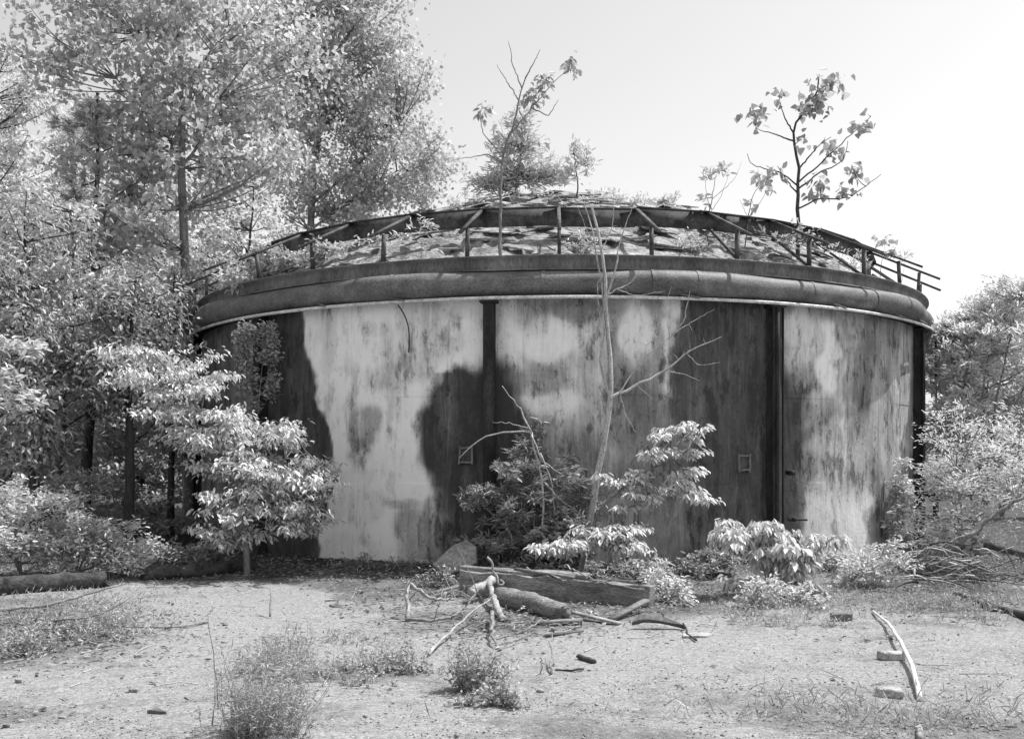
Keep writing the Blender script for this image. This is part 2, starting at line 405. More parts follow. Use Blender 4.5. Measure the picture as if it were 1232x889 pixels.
    b = N.new('ShaderNodeBump'); b.inputs['Strength'].default_value = .6; b.inputs['Distance'].default_value = .012
    L.new(hgt, b.inputs['Height']); L.new(b.outputs[0], P.inputs['Normal'])
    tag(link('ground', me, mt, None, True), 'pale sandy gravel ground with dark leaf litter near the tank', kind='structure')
ground()

# ------------------------------------------------------------------ the tank
tank = empty('storage_tank', (TX, TY, 0), 'large round rusting steel tank with pipe and railing round its rim', 'tank')
WH = 3.82
def cyl(th, r, z):                       # th in degrees, 0 faces the camera, + to the right
    a = math.radians(th); return np.array([TX + r * math.sin(a), TY - r * math.cos(a), z])
def wall_mat():
    m = bpy.data.materials.new('stained_wall_plate'); m.use_nodes = True; t = m.node_tree; N = t.nodes; L = t.links
    P = N['Principled BSDF']; P.inputs['Roughness'].default_value = .7; P.inputs['Specular IOR Level'].default_value = .3
    uv = N.new('ShaderNodeUVMap'); uv.uv_map = 'wall'; a = N.new('ShaderNodeAttribute'); a.attribute_name = 'tone'
    def noi(s, sx, sy, d=8, r=.65, dist=0.):
        mp = N.new('ShaderNodeMapping'); mp.inputs['Scale'].default_value = (sx, sy, 1); mp.inputs['Location'].default_value = (s * 3.7, s * 1.3, 0); L.new(uv.outputs[0], mp.inputs[0])
        n = N.new('ShaderNodeTexNoise'); n.inputs['Scale'].default_value = s; n.inputs['Detail'].default_value = d; n.inputs['Roughness'].default_value = r; n.inputs['Distortion'].default_value = dist
        L.new(mp.outputs[0], n.inputs['Vector']); return n.outputs[0]
    def mth(op, x, y):
        n = N.new('ShaderNodeMath'); n.operation = op
        for k, v in ((0, x), (1, y)):
            if isinstance(v, (int, float)): n.inputs[k].default_value = v
            else: L.new(v, n.inputs[k])
        return n.outputs[0]
    streak = noi(1, 9, .45, 6, .6); fstreak = noi(1, 34, 1.6, 5, .7, .3); blot = noi(1.8, 1.5, .5, 10, .74); fine = noi(22, 1, .8, 6, .7); hz = noi(1, .8, 26, 5, .7)
    def thr(v, lo, hi):
        q = N.new('ShaderNodeMapRange'); q.inputs['From Min'].default_value = lo; q.inputs['From Max'].default_value = hi; L.new(v, q.inputs['Value']); return q.outputs[0]
    flake = thr(noi(2.3, 1.4, .5, 12, .8), .53, .59); drip = thr(noi(1, 11, .6, 6, .65, .5), .58, .72); drip2 = thr(noi(1.07, 15, .5, 6, .65, .4), .6, .72); flake2 = thr(noi(7, 1, .7, 8, .75), .58, .63); edge = noi(6, 1.8, .35, 8, .75)
    f = mth('ADD', a.outputs['Fac'], mth('MULTIPLY', mth('SUBTRACT', blot, .5), .8))
    f = mth('SUBTRACT', f, mth('MULTIPLY', flake, .27)); f = mth('SUBTRACT', f, mth('MULTIPLY', flake2, .16)); f = mth('SUBTRACT', f, mth('MULTIPLY', drip, .2)); f = mth('ADD', f, mth('MULTIPLY', drip2, .16))
    f = mth('ADD', f, mth('MULTIPLY', mth('SUBTRACT', edge, .5), .3))
    f = mth('ADD', f, mth('MULTIPLY', mth('SUBTRACT', streak, .5), .38))
    f = mth('ADD', f, mth('MULTIPLY', mth('SUBTRACT', fstreak, .5), .22))
    f = mth('ADD', f, mth('MULTIPLY', mth('SUBTRACT', fine, .5), .2))
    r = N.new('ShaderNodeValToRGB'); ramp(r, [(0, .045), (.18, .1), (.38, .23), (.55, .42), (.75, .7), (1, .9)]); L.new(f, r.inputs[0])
    L.new(r.outputs[0], P.inputs['Base Color'])
    b = N.new('ShaderNodeBump'); b.inputs['Strength'].default_value = .6; b.inputs['Distance'].default_value = .012
    L.new(mth('ADD', mth('MULTIPLY', flake, -.5), mth('ADD', fine, mth('MULTIPLY', blot, 2.5))), b.inputs['Height']); L.new(b.outputs[0], P.inputs['Normal'])
    return m
M_wall = wall_mat()
def wall_tone(px, py, V):
    wx = np.array([mnoise.noise(Vector((x * .03, y * .03, 0))) for x, y in zip(px, py)]); wy = np.array([mnoise.noise(Vector((x * .03, y * .03, 9))) for x, y in zip(px, py)])
    w2 = np.array([mnoise.noise(Vector((x * .11, y * .07, 4))) for x, y in zip(px, py)])
    x = px + wx * 12 + w2 * 5; y = py + wy * 12 + w2 * 2
    m = np.full(len(px), .5)
    def blob(cx, cy, rx, ry, v, s=1., soft=.35):
        nonlocal m
        d = np.sqrt(((x - cx) / rx) ** 2 + ((y - cy) / ry) ** 2)
        k = np.clip((1 + soft - d) / (2 * soft), 0, 1); k = k * k * (3 - 2 * k) * s; m = m * (1 - k) + v * k
    def rect(x0, x1, y0, y1, v, s=1., e=8):
        nonlocal m
        k = np.clip((x - x0) / e + .5, 0, 1) * np.clip((x1 - x) / e + .5, 0, 1) * np.clip((y - y0) / (2 * e) + .5, 0, 1) * np.clip((y1 - y) / (2 * e) + .5, 0, 1) * s
        m = m * (1 - k) + v * k
    rect(365, 590, 340, 720, 1.08); rect(365, 590, 340, 450, .98, .8, 30)
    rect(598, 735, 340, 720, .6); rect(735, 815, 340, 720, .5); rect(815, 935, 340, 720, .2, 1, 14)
    rect(938, 1130, 340, 720, .5)
    for b_ in ((660, 410, 48, 24, .98, .95), (645, 388, 20, 16, .62, .6), (660, 488, 38, 14, .9, .85), (612, 440, 14, 60, .82, .7), (765, 400, 17, 40, .95, .9), (655, 540, 50, 40, .5, .7),
               (700, 580, 30, 60, .36, .7), (760, 510, 30, 70, .34, .7), (655, 455, 30, 16, .4, .5), (690, 372, 60, 12, .36, .7),
               (440, 518, 20, 30, .4, .8), (434, 545, 12, 20, .36, .7), (425, 480, 8, 44, .55, .7), (470, 470, 6, 60, .6, .6), (452, 395, 20, 12, .7, .6), (500, 440, 12, 20, .5, .7), (395, 400, 14, 50, .6, .5), (470, 450, 34, 18, .58, .6), (520, 400, 16, 50, .5, .55), (540, 375, 40, 10, .6, .5), (455, 560, 40, 18, .85, .6),
               (430, 610, 45, 22, .78, .6), (498, 645, 24, 40, .46, .85), (485, 605, 26, 8, .48, .7), (530, 640, 20, 50, .52, .7), (420, 662, 36, 22, .66, .5), (480, 440, 30, 60, .7, .4)):
        blob(*b_)
    # bright runs of bleached scale, with grazing sun painted in at the right end
    rect(799, 812, 360, 480, .95, .9, 5); rect(895, 900, 350, 690, .35, .4, 4)
    rect(985, 1006, 380, 480, 1., .95, 7); blob(965, 405, 22, 36, .76, .9); blob(992, 482, 26, 12, .7, .8); rect(961, 966, 365, 410, .8, .8, 3)
    blob(1000, 520, 30, 40, .5, .8); rect(968, 1048, 590, 680, .88, .85, 14); rect(990, 1062, 540, 600, .6, .7, 14)
    rect(1012, 1016, 370, 660, .72, .6, 3); rect(1000, 1004, 600, 660, .4, .7, 3); blob(1060, 400, 18, 30, .36, .7); rect(1026, 1031, 380, 450, .66, .6, 3); rect(1040, 1046, 380, 430, .62, .6, 3)
    blob(1042, 455, 16, 60, .3, .8); blob(1065, 500, 22, 50, .46, .7); blob(1052, 600, 10, 60, .36, .7)  # first two blobs: rim shade and grazing sun painted into the tone
    blob(1082, 480, 7, 90, .56, .8); rect(480, 512, 360, 430, .7, .6, 6); rect(395, 402, 370, 520, .85, .5, 4); rect(545, 556, 370, 430, .6, .6, 4)  # first blob: sunlit streak put into the tone; the rest bleached scale
    # darker area at the left end, then dark stains beside the other columns
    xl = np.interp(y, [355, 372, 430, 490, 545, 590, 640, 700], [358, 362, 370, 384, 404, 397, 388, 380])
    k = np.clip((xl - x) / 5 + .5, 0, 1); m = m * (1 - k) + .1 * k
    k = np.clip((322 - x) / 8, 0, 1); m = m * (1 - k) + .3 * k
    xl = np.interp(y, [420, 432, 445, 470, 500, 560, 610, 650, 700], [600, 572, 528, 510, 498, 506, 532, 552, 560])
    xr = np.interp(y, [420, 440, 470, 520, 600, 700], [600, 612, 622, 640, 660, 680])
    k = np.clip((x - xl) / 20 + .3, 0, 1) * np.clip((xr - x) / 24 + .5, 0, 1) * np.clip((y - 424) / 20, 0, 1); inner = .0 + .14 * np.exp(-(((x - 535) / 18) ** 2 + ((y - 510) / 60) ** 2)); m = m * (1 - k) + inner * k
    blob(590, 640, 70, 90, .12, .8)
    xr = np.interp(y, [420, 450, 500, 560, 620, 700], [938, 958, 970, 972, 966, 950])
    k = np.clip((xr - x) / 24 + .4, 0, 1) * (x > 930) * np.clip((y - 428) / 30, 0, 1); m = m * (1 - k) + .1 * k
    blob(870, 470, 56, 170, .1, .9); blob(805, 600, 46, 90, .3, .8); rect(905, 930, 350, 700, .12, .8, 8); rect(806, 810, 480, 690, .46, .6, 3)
    # far side, unseen: mottled
    hid = V[:, 1] > TY - 1.0; m[hid] = .45 + wx[hid] * .3
    return m
def wall_plates():
    courses = [(-.25, 1.22, .010), (1.22, 2.46, .0), (2.46, WH, .0015)]
    for ci, (z0, z1, off) in enumerate(courses):
        n = 16; sh = [0, 5.5, -3][ci]
        for k in range(n):
            t0 = -180 + k * 360 / n + sh + .006; t1 = t0 + 360 / n - .012; mid = (t0 + t1) / 2; off_ = off + (k % 2) * .003
            front = abs(((mid + 180) % 360) - 180) < 85
            nu, nv = (72, 36) if front else (14, 3)
            th = np.radians(np.linspace(t0, t1, nu)); zz = np.linspace(z0 + .0004, z1 - .0004, nv)
            TH, ZZ = np.meshgrid(th, zz); r = TR + off_
            bul = np.sin((TH - th[0]) / (th[-1] - th[0]) * PI) * .006 + (np.array([mnoise.noise(Vector((a_ * 5, b_ * 1.2, 2))) for a_, b_ in zip(TH.ravel(), ZZ.ravel())]).reshape(TH.shape) * .012)
            rr = r + bul
            Vo = np.stack([TX + rr * np.sin(TH), TY - rr * np.cos(TH), ZZ], -1).reshape(-1, 3)
            Vi = Vo.copy(); c = np.array([TX, TY, 0]); dd = (Vi - c) * np.array([1, 1, 0]); Vi -= unit(dd) * .02
            j, i = np.meshgrid(np.arange(nv - 1), np.arange(nu - 1), indexing='ij')
            q = np.stack([j * nu + i, j * nu + i + 1, (j + 1) * nu + i + 1, (j + 1) * nu + i], -1).reshape(-1, 4)
            N_ = nu * nv; Q = []
            e = np.arange(nu - 1)
            Q.append(np.stack([e, e + N_, e + 1 + N_, e + 1], -1)); Q.append(np.stack([e + (nv - 1) * nu, e + 1 + (nv - 1) * nu, e + 1 + (nv - 1) * nu + N_, e + (nv - 1) * nu + N_], -1))
            e = np.arange(nv - 1) * nu
            Q.append(np.stack([e, e + nu, e + nu + N_, e + N_], -1)); e = e + nu - 1; Q.append(np.stack([e, e + N_, e + nu + N_, e + nu], -1))
            V = np.concatenate([Vo, Vi, Vo]); Q.append(q + 2 * N_)
            px = PCX + FPX * V[:, 0] / V[:, 1]; py = HOR + FPX * (EYE - V[:, 2]) / V[:, 1]
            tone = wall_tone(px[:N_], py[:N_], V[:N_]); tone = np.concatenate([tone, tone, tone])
            # worn lip at the plate edges
            me = npmesh('wall_plate', V, np.concatenate(Q), None, tone)
            uvl = me.uv_layers.new(name='wall'); li = np.empty(len(me.loops), np.int32); me.loops.foreach_get('vertex_index', li)
            uu = np.arctan2(V[:, 0] - TX, TY - V[:, 1]) * TR; uvl.data.foreach_set('uv', np.stack([uu[li], V[li, 2]], -1).astype(np.float32).ravel())
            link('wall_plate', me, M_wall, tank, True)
wall_plates()
def ring(name, prof, m, thetas, rf=None, parent=tank, smooth=True):
    """sweep a closed (r, z) profile round the tank"""
    K = len(prof); th = np.radians(thetas); V = []
    for i, a in enumerate(th):
        off = rf[i] if rf is not None else 0
        for r, z in prof: V.append((TX + (r + off) * math.sin(a), TY - (r + off) * math.cos(a), z))
    Q = []; n = len(th)
    closed = abs((thetas[-1] - thetas[0]) - 360) < 1e-3
    for i in range(n - 1):
        for k in range(K): Q.append((i * K + k, (i + 1) * K + k, (i + 1) * K + (k + 1) % K, i * K + (k + 1) % K))
    return link(name, npmesh(name, V, Q), m, parent, smooth)
TH = np.linspace(-180, 180, 241)
ring('rim_beam', [(TR + .02, 4.17), (TR + .10, 4.17), (TR + .10, 4.19), (TR + .04, 4.20), (TR + .04, 4.345), (TR + .12, 4.36), (TR + .12, 4.375), (TR - .25, 4.39), (TR - .25, 4.3), (TR + .02, 4.3)], M_steelg, TH, smooth=False)
ring('neck_plate', [(TR - .03, WH + .003), (TR + .015, WH + .003), (TR + .015, 4.168), (TR - .03, 4.168)], M_steel, TH, smooth=False)
# the fat rim pipe runs in straight lengths between bends, so it stands proud of the wall at each bend
bends = 13 + 34 * np.arange(-6, 6)
def prad(t):
    k = (t - 13) % 34; k = k if k <= 17 else k - 34
    r = (TR + .30) * math.cos(math.radians(17)) / math.cos(math.radians(17 - abs(k)))
    return max(min(r, TR + .18), TR + .03)
rf = np.array([prad(t) for t in TH]); rf = (np.roll(rf[:-1], 1) + rf[:-1] * 2 + np.roll(rf[:-1], -1)) / 4; rf = np.append(rf, rf[0])
prof = [(.18 * math.cos(a), 3.985 + .178 * math.sin(a)) for a in np.arange(0, 2 * PI, 2 * PI / 20)]
ring('rim_pipe', prof[::-1], M_pipe, TH, rf)
for t in list(bends) + [8, -4, -30, 29, 40, -42]:
    r = prad(t); prof = [(r + .187 * math.cos(a), 3.985 + .185 * math.sin(a)) for a in np.arange(0, 2 * PI, 2 * PI / 20)]
    tag(ring('pipe_collar', prof[::-1], M_pipe, np.array([t - .22, t + .22]), None))
prof = [(TR + .235 + .022 * math.cos(a), 3.775 + .024 * math.sin(a)) for a in np.arange(0, 2 * PI, 2 * PI / 8)]
ring('drip_rail', prof[::-1], M_white, TH)
ring('drip_shelf', [(TR + .016, 3.80), (TR + .205, 3.80), (TR + .205, 3.792), (TR + .016, 3.792)][::-1], M_steel, TH, smooth=False)
# columns
def column(th, mt, wdt=.16):
    a = math.radians(th); c = cyl(th, TR + .10, 0); R = Matrix.Rotation(a, 4, 'Z')
    w2, d2, t = wdt / 2, .075, .014
    sec = [(-w2, -d2), (w2, -d2), (w2, -d2 + t), (t / 2, -d2 + t), (t / 2, d2 - t), (w2, d2 - t), (w2, d2), (-w2, d2), (-w2, d2 - t), (-t / 2, d2 - t), (-t / 2, -d2 + t), (-w2, -d2 + t)]
    V = []
    for z in (-.2, 3.785):
        for x, y in sec:
            p = R @ Vector((x, y, 0)); V.append((c[0] + p.x, c[1] + p.y, z))
    n = len(sec); Q = [(i, (i + 1) % n, n + (i + 1) % n, n + i) for i in range(n)]
    link('column', npmesh('column', V, Q), mt, tank)
    p = cyl(th, TR + .12, 3.74); box('column_bracket', p, (.24, .2, .03), M_steel, tank, (0, 0, a), .004)
    p = cyl(th, TR + .13, .02 + 0); box('base_plate', (p[0], p[1], .10), (.3, .26, .02), M_steel, tank, (0, 0, a))
    p = cyl(th, TR + .12, 3.80); 
for th in (-10, -43, -76, 23.4, 57, 90, 123, 156, -109, -142, -175):
    column(th, M_steel, .15)
# half-round cover and conduits beside the column at 24 degrees
tube('conduit', [cyl(24.9, TR + .06, .35), cyl(24.9, TR + .06, 3.76)], .02, .02, M_steel, tank, 8, 6)
tube('conduit', [cyl(23.3, TR + .2, .0), cyl(23.3, TR + .2, 3.76)], .03, .03, M_steel, tank, 10, 6)
tube('valve_arm', [cyl(24.6, TR + .22, .72), cyl(27.5, TR + .2, .7)], .018, .018, M_steel, tank, 6, 5)
tube('valve', [cyl(25.9, TR + .03, 1.38), cyl(25.9, TR + .14, 1.38)], .04, .04, M_steel, tank, 8, 4)
tube('valve', [cyl(25.3, TR + .15, .72), cyl(25.3, TR + .27, .72)], .035, .035, M_steel, tank, 8, 4)
tube('hanging_rod', [cyl(64, TR + .26, 1.2), cyl(64, TR + .24, 3.74)], .018, .018, M_steel, tank, 6, 5)
# drain valve by the right-hand column
tube('valve_pipe', [cyl(60, TR + .05, .95), cyl(60, TR + .5, .95)], .06, .06, M_steel, tank, 10, 6, 0, .02)
tube('valve_pipe', [cyl(57.5, TR + .34, .62), cyl(57.5, TR + .34, 1.12)], .045, .045, M_steel, tank, 9, 6, 0, .02)
tube('valve_arm', [cyl(54, TR + .36, .9), cyl(62, TR + .40, .88)], .03, .03, M_steel, tank, 8, 6, 0, .02)
tube('valve_wheel', [cyl(57.5, TR + .34, 1.13) + np.array([.1 * math.cos(a), .1 * math.sin(a), 0]) for a in np.linspace(0, 2 * PI, 13)], .014, .014, M_steel, tank, 6, 24)
# small broken hatches
for th, z in ((-12.8, 1.63), (19.6, 1.52)):
    a = math.radians(th)
    h = box('hatch', cyl(th, TR + .02, z), (.17, .03, .17), M_rail, tank, (0, 0, a), .004)
    for dx, dz, sx, sz in ((-.09, 0, .022, .22), (.09, 0, .022, .22), (0, .1, .158, .022), (0, -.1, .158, .022)):
        r = TR + .035; p = cyl(th + math.degrees(dx / r), r, z + dz); f = box('frame_bar', p, (sx * 1.25, .06, sz * 1.2), M_steelg, None, (0, rng.normal(0, .05), a), .012, 0, 3); f.parent = h; f.matrix_parent_inverse = h.matrix_basis.inverted()
box('patch_plate', cyl(19.0, TR + .02, .52), (.62, .03, .16), M_steel, tank, (0, 0, math.radians(19)), .01)
# brackets and torn straps under the pipe
for th, l in ((-21.2, .3), (11, .35), (31.5, .25), (44, .3), (52, .3), (-31, .2)):
    bar('strap', cyl(th, TR + .24, 3.83), cyl(th + l * 6, TR + .3, 3.78), .03, .02, M_steelg, tank)
    bar('strap', cyl(th + l * 5, TR + .27, 3.80), cyl(th + l * 5, TR + .27, 3.90), .02, .02, M_steelg, tank)
tube('hanging_cable', [cyl(-20.6, TR + .18, 3.74), cyl(-20.0, TR + .12, 3.62), cyl(-19.6, TR + .06, 3.4), cyl(-19.7, TR + .06, 3.08)], .01, .01, M_steel, tank, 5, 10)
# railing: posts on the rim, sloping struts running in to a heavy polygonal ring beam
pts_th = [-2.2 + 10.6 * k for k in range(-16, 18)]
BR, BZ0, BZ1 = 6.12, 5.0, 5.25
for i, th in enumerate(pts_th):
    t2 = th + 10.6 if i < 33 else pts_th[0] + 360
    jz = rng.normal(0, .012)
    a, b = cyl(th, BR, (BZ0 + BZ1) / 2 + jz), cyl(t2, BR, (BZ0 + BZ1) / 2 + jz)
    if abs(th) < 115:
        bar('ring_beam', a, b, .012, BZ1 - BZ0, M_rail, tank)
        bar('beam_flange', cyl(th, BR + .045, BZ1 + jz + .006), cyl(t2, BR + .045, BZ1 + jz + .006), .11, .012, M_rail, tank)
    lean = rng.normal(0, .02)
    if abs(th) < 110:
        bar('post', cyl(th, TR - .02, 4.39), cyl(th, TR - .02 + lean, 4.80), .05, .05, M_rail, tank, cyl(th, 1, 0) - cyl(th, 0, 0))
        bar('strut', cyl(th, TR + .34, 4.66 + rng.normal(0, .015)), cyl(th, BR + .02, 5.255), .05, .035, M_rail, tank)
        if th > 12 or th < -60: bar('brace', cyl(th + .3, TR - .06, 4.41), cyl(th + .3, BR + .03, BZ0 + .02), .035, .035, M_rail, tank)
# roof: cracked crust over a low dome
def dome(r): return 6.66 - (6.66 - 4.34) * (r / 6.85) ** 2.0
def roof():
    nr, na = 70, 300
    rr = np.linspace(0.02, 6.85, nr); th = np.linspace(-PI, PI, na, endpoint=False); V = []
    for r in rr:
        for a in th:
            x, y = r * math.sin(a), -r * math.cos(a)
            n = mnoise.fractal(Vector((x * .9, y * .9, 1)), 1, 2, 5) * .07; cr = abs(mnoise.noise(Vector((x * 1.7, y * 3.2, 7))))
            n += -.2 * max(0, 1 - cr / .07) * (r < 6.6)
            n += (math.floor(mnoise.noise(Vector((x * .8, y * 2.2, 5))) * 4) / 4) * .08
            V.append((TX + x, TY + y, dome(r) + n * min(1, (6.9 - r) * 2)))
    Q = []
    for i in range(nr - 1):
        for j in range(na): k = (j + 1) % na; Q.append((i * na + j, i * na + k, (i + 1) * na + k, (i + 1) * na + j))
    o = link('roof', npmesh('roof', V, Q), M_crust, tank, False)
    # loose slabs of crust
    for k in range(280):
        th_ = rng.uniform(-75, 75); r = 6.7 * math.sqrt(rng.uniform(.06, 1)); p = cyl(th_, r, 0)
        n = rng.integers(6, 10); L, Wd = rng.uniform(.08, .55) ** 1., rng.uniform(.06, .26); t = rng.uniform(.012, .035)
        an = np.sort(rng.uniform(0, 2 * PI, n)); rad = rng.uniform(.5, 1.15, n)
        top = [(L * rad[i] * math.cos(an[i]), Wd * rad[i] * math.sin(an[i]), t / 2 + rng.normal(0, .006)) for i in range(n)]
        bot = [(x * .97, y * .97, -t / 2) for x, y, _ in top]
        me = bpy.data.meshes.new('roof_slab'); me.from_pydata(top + bot, [], [tuple(range(n)), tuple(range(2 * n - 1, n - 1, -1))] + [(i, n + i, n + (i + 1) % n, (i + 1) % n) for i in range(n)])
        me.materials.append(M_crust2)
        s = bpy.data.objects.new('roof_slab', me); C.objects.link(s)
        slope = math.atan(2 * 2.08 * r / 6.85 ** 2); z = Vector((p[0], p[1], dome(r) + .02 + rng.uniform(0, .04)))
        rot = Matrix.Rotation(math.radians(th_), 4, 'Z') @ Matrix.Rotation(slope + rng.normal(0, .09), 4, 'X') @ Matrix.Rotation(rng.normal(0, .07), 4, 'Y') @ Matrix.Rotation(rng.normal(0, .5), 4, 'Z')
        s.parent = o; s.matrix_parent_inverse = Matrix.Translation(-tank.location); s.matrix_basis = Matrix.Translation(z) @ rot
    o.matrix_parent_inverse = Matrix.Translation(-tank.location)
    for s in o.children: s.matrix_parent_inverse = Matrix.Identity(4)
roof()

# ------------------------------------------------------------------ trees and undergrowth, left of the tank
def spray(cx, cy, d, rx, ry, rd, k, n, rg, sub=.35, fl=.6, wide=1.):
    """k small clusters of n twigs spread through one photo-placed ellipsoid"""
    c = at(cx, cy, d); R = np.array([rx / FPX * d, rd, ry / FPX * d]); out = []
    for _ in range(k):
        u = unit(rg.normal(0, 1, 3)) * rg.random() ** .45
        s = rg.uniform(.7, 1.3) * sub
        out.append((c + u * R, (s * wide, s * wide, s * fl), n))
    return out
rg = np.random.default_rng(3)
# tall poplar just left of the tank
d = 19.4
cl = []
for a in ((215, -60, 120, 70, 22), (110, 20, 70, 55, 18), (60, 80, 35, 30, 6), (200, 110, 90, 60, 24), (300, 60, 90, 90, 26), (150, 190, 70, 60, 16), (280, 190, 90, 60, 22), (215, 20, 40, 40, 10), (180, 270, 50, 40, 9)):
    cl += spray(a[0], a[1], d, a[2] * 1.08, a[3] * 1.08, 1.8, int(a[4] * 1.2), 6, rg, .7)
b0 = onground(222, 655); b0[1] = d; b0[2] = gz(b0[0], d)
T0 = at(226, 665, d); T0[2] = gz(T0[0], d)
plant('poplar_tree', 'tall broadleaf poplar rising behind the bright bush left of the tank', 'tree',
      [([T0, at(222, 380, d), at(221, 200, d), at(217, 60, d), at(212, -90, d)], .13, .04),
       ([at(222, 195, d), at(190, 150, d + .1), at(140, 95, d)], .035, .012), ([at(222, 205, d), at(250, 160, d - .1), at(262, 120, d)], .035, .012), ([at(219, 110, d), at(250, 70, d), at(275, 30, d)], .03, .01), ([at(219, 105, d), at(190, 70, d), at(165, 40, d)], .03, .01)],
      cl, L_pop, M_barkg, seed=1, shape='heart', L=.12, W=.1, per=13, spread=.1, axis=(.3, .5, -.5), rnd=.5, nrnd=.8, limb_r=.016, twig_r=.004, bump=.03)
# cottonwood behind the tank
d = 28.5; cl = []
for a in ((400, 20, 85, 60, 36), (330, 40, 60, 80, 24), (470, 90, 50, 70, 30), (410, 130, 100, 80, 46), (500, 190, 42, 45, 18), (450, 220, 70, 50, 24), (370, 230, 80, 60, 26), (350, 130, 60, 60, 16), (420, -60, 80, 50, 16)):
    cl += spray(a[0], a[1], d, a[2] * 1.12, a[3] * 1.12, 2.2, int(a[4] * 1.25), 7, rg, .85)
T0 = at(372, 600, d); T0[2] = 0
plant('cottonwood_tree', 'tall airy cottonwood tree standing behind the left half of the tank roof', 'tree',
      [([T0, at(375, 300, d), at(372, 215, d), at(395, 130, d), at(405, -20, d)], .16, .04), ([at(374, 235, d), at(350, 180, d), at(340, 90, d)], .05, .02), ([at(375, 245, d), at(440, 190, d), at(480, 150, d)], .045, .015), ([at(378, 280, d), at(460, 215, d), at(520, 190, d)], .04, .01)],
      cl, L_popd, M_barkg, seed=2, shape='diamond', L=.13, W=.105, per=15, spread=.12, axis=(.3, .5, -.5), rnd=.6, nrnd=.9, limb_r=.025, twig_r=.005)
# pine with dark trunk
d = 19.0; T0 = at(103, 640, d); T0[2] = gz(T0[0], d); cl = []
for k in range(46):
    y = rg.uniform(125, 520); ww = np.interp(y, [110, 200, 520], [18, 60, 95]); cl.append(pc(115 + rg.normal(0, ww * .5), y, d + rg.normal(0, .7), 22, 15, .35, 7))
plant('pine_tree', 'pine with a straight dark trunk and long needle tufts at left', 'tree',
      [([T0, at(108, 420, d), at(115, 260, d), at(117, 160, d), at(117, 112, d)], .12, .025)], cl, L_pine, M_bark, seed=3, shape='blade', L=.24, W=.014, per=46, spread=.02, axis=(1.2, .5, .1), rnd=.55, nrnd=1, leaf_t0=.65, limb_r=.018, twig_r=.006)
# young dark-trunked trees in the thicket
def broad(name, label, x, ybase_d, top, wid, trunkw, leaf, seed, shape='diamond', L=.12, W=.07, k=60, n=9, per=10, low=560, group=None, wood=M_bark, rd=1.6, sub=.45, per_axis=(.4, .6, -.4)):
    rg = np.random.default_rng(seed); d = ybase_d; T0 = at(x, 600, d); T0[2] = gz(T0[0], d)
    cl = []
    for _ in range(k):
        y = rg.uniform(top, low); f = math.sin(max(.08, min(1, (y - top) / (low - top) * .85 + .12)) * PI) ** .6
        u = rg.normal(0, .5) * wid * f
        s = sub * rg.uniform(.7, 1.3); cl.append((at(x + u, y, d) + np.array([0, rg.normal(0, .5) * rd * f, 0]), (s, s, s * .55), n))
    lean = rg.normal(0, 12)
    return plant(name, label, 'tree', [([T0, at(x + lean * .3, (low + HOR) / 2, d), at(x + lean, (top + low) / 2, d), at(x + lean * 1.3, top + 15, d)], trunkw, trunkw * .2)], cl, leaf, wood,
                 seed=seed, shape=shape, L=L, W=W, per=per, spread=.1, axis=per_axis, rnd=.4, nrnd=.5, limb_r=.018, group=group)
GF = 'trees filling the thicket left of the tank'
broad('locust_tree', 'fine leaved pale tree at the left edge of the photo, rising to the sky', 15, 21, 70, 75, .1, L_far, 21, 'oval', .12, .045, 110, 10, 12, 560, GF)
broad('locust_tree', 'fine leaved pale tree right behind the pine trunk', 95, 25, 130, 110, .1, L_far, 22, 'diamond', .15, .07, 120, 10, 12, 600, GF)
broad('locust_tree', 'bushy pale tree between the poplar trunk and the pine', 170, 23, 180, 90, .1, L_far, 23, 'diamond', .15, .075, 110, 10, 11, 560, GF)
broad('locust_tree', 'leafy tree just behind the poplar and the tank rim', 270, 25.5, 210, 85, .1, L_far, 24, 'diamond', .15, .08, 100, 10, 11, 520, GF)
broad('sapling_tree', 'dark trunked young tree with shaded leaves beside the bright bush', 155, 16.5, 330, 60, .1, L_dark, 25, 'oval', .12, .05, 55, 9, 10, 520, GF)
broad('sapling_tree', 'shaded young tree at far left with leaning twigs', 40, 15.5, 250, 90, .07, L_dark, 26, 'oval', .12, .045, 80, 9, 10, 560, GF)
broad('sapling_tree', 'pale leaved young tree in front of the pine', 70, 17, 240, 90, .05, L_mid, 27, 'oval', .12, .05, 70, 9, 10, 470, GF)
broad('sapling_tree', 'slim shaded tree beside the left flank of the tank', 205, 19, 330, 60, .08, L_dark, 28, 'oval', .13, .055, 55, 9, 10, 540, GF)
# distant woods: individual trees, copies of two
far = broad('woodland_tree', 'dense tree far back in the woods at the far left edge', -30, 34, 130, 110, .15, L_far, 31, 'diamond', .22, .13, 130, 10, 12, 600, 'trees of the woods behind', rd=2.6, sub=.75)
spots = [(30, 36, .95, 'dense tree far back in the woods behind the pine top'), (110, 40, 1.15, 'dense tree far back in the woods between pine and poplar'), (190, 36, 1., 'dense tree far back in the woods behind the poplar trunk'),
         (270, 42, 1.1, 'dense tree far back in the woods left of the tank rim'), (1290, 44, .8, 'dense tree far back in the woods at the far right edge')]
for px, dd, sc, lb in spots:
    x = (px - PCX) / FPX * dd; copy_tree(far, (x, dd, 0), random.uniform(0, 6), sc, lb)
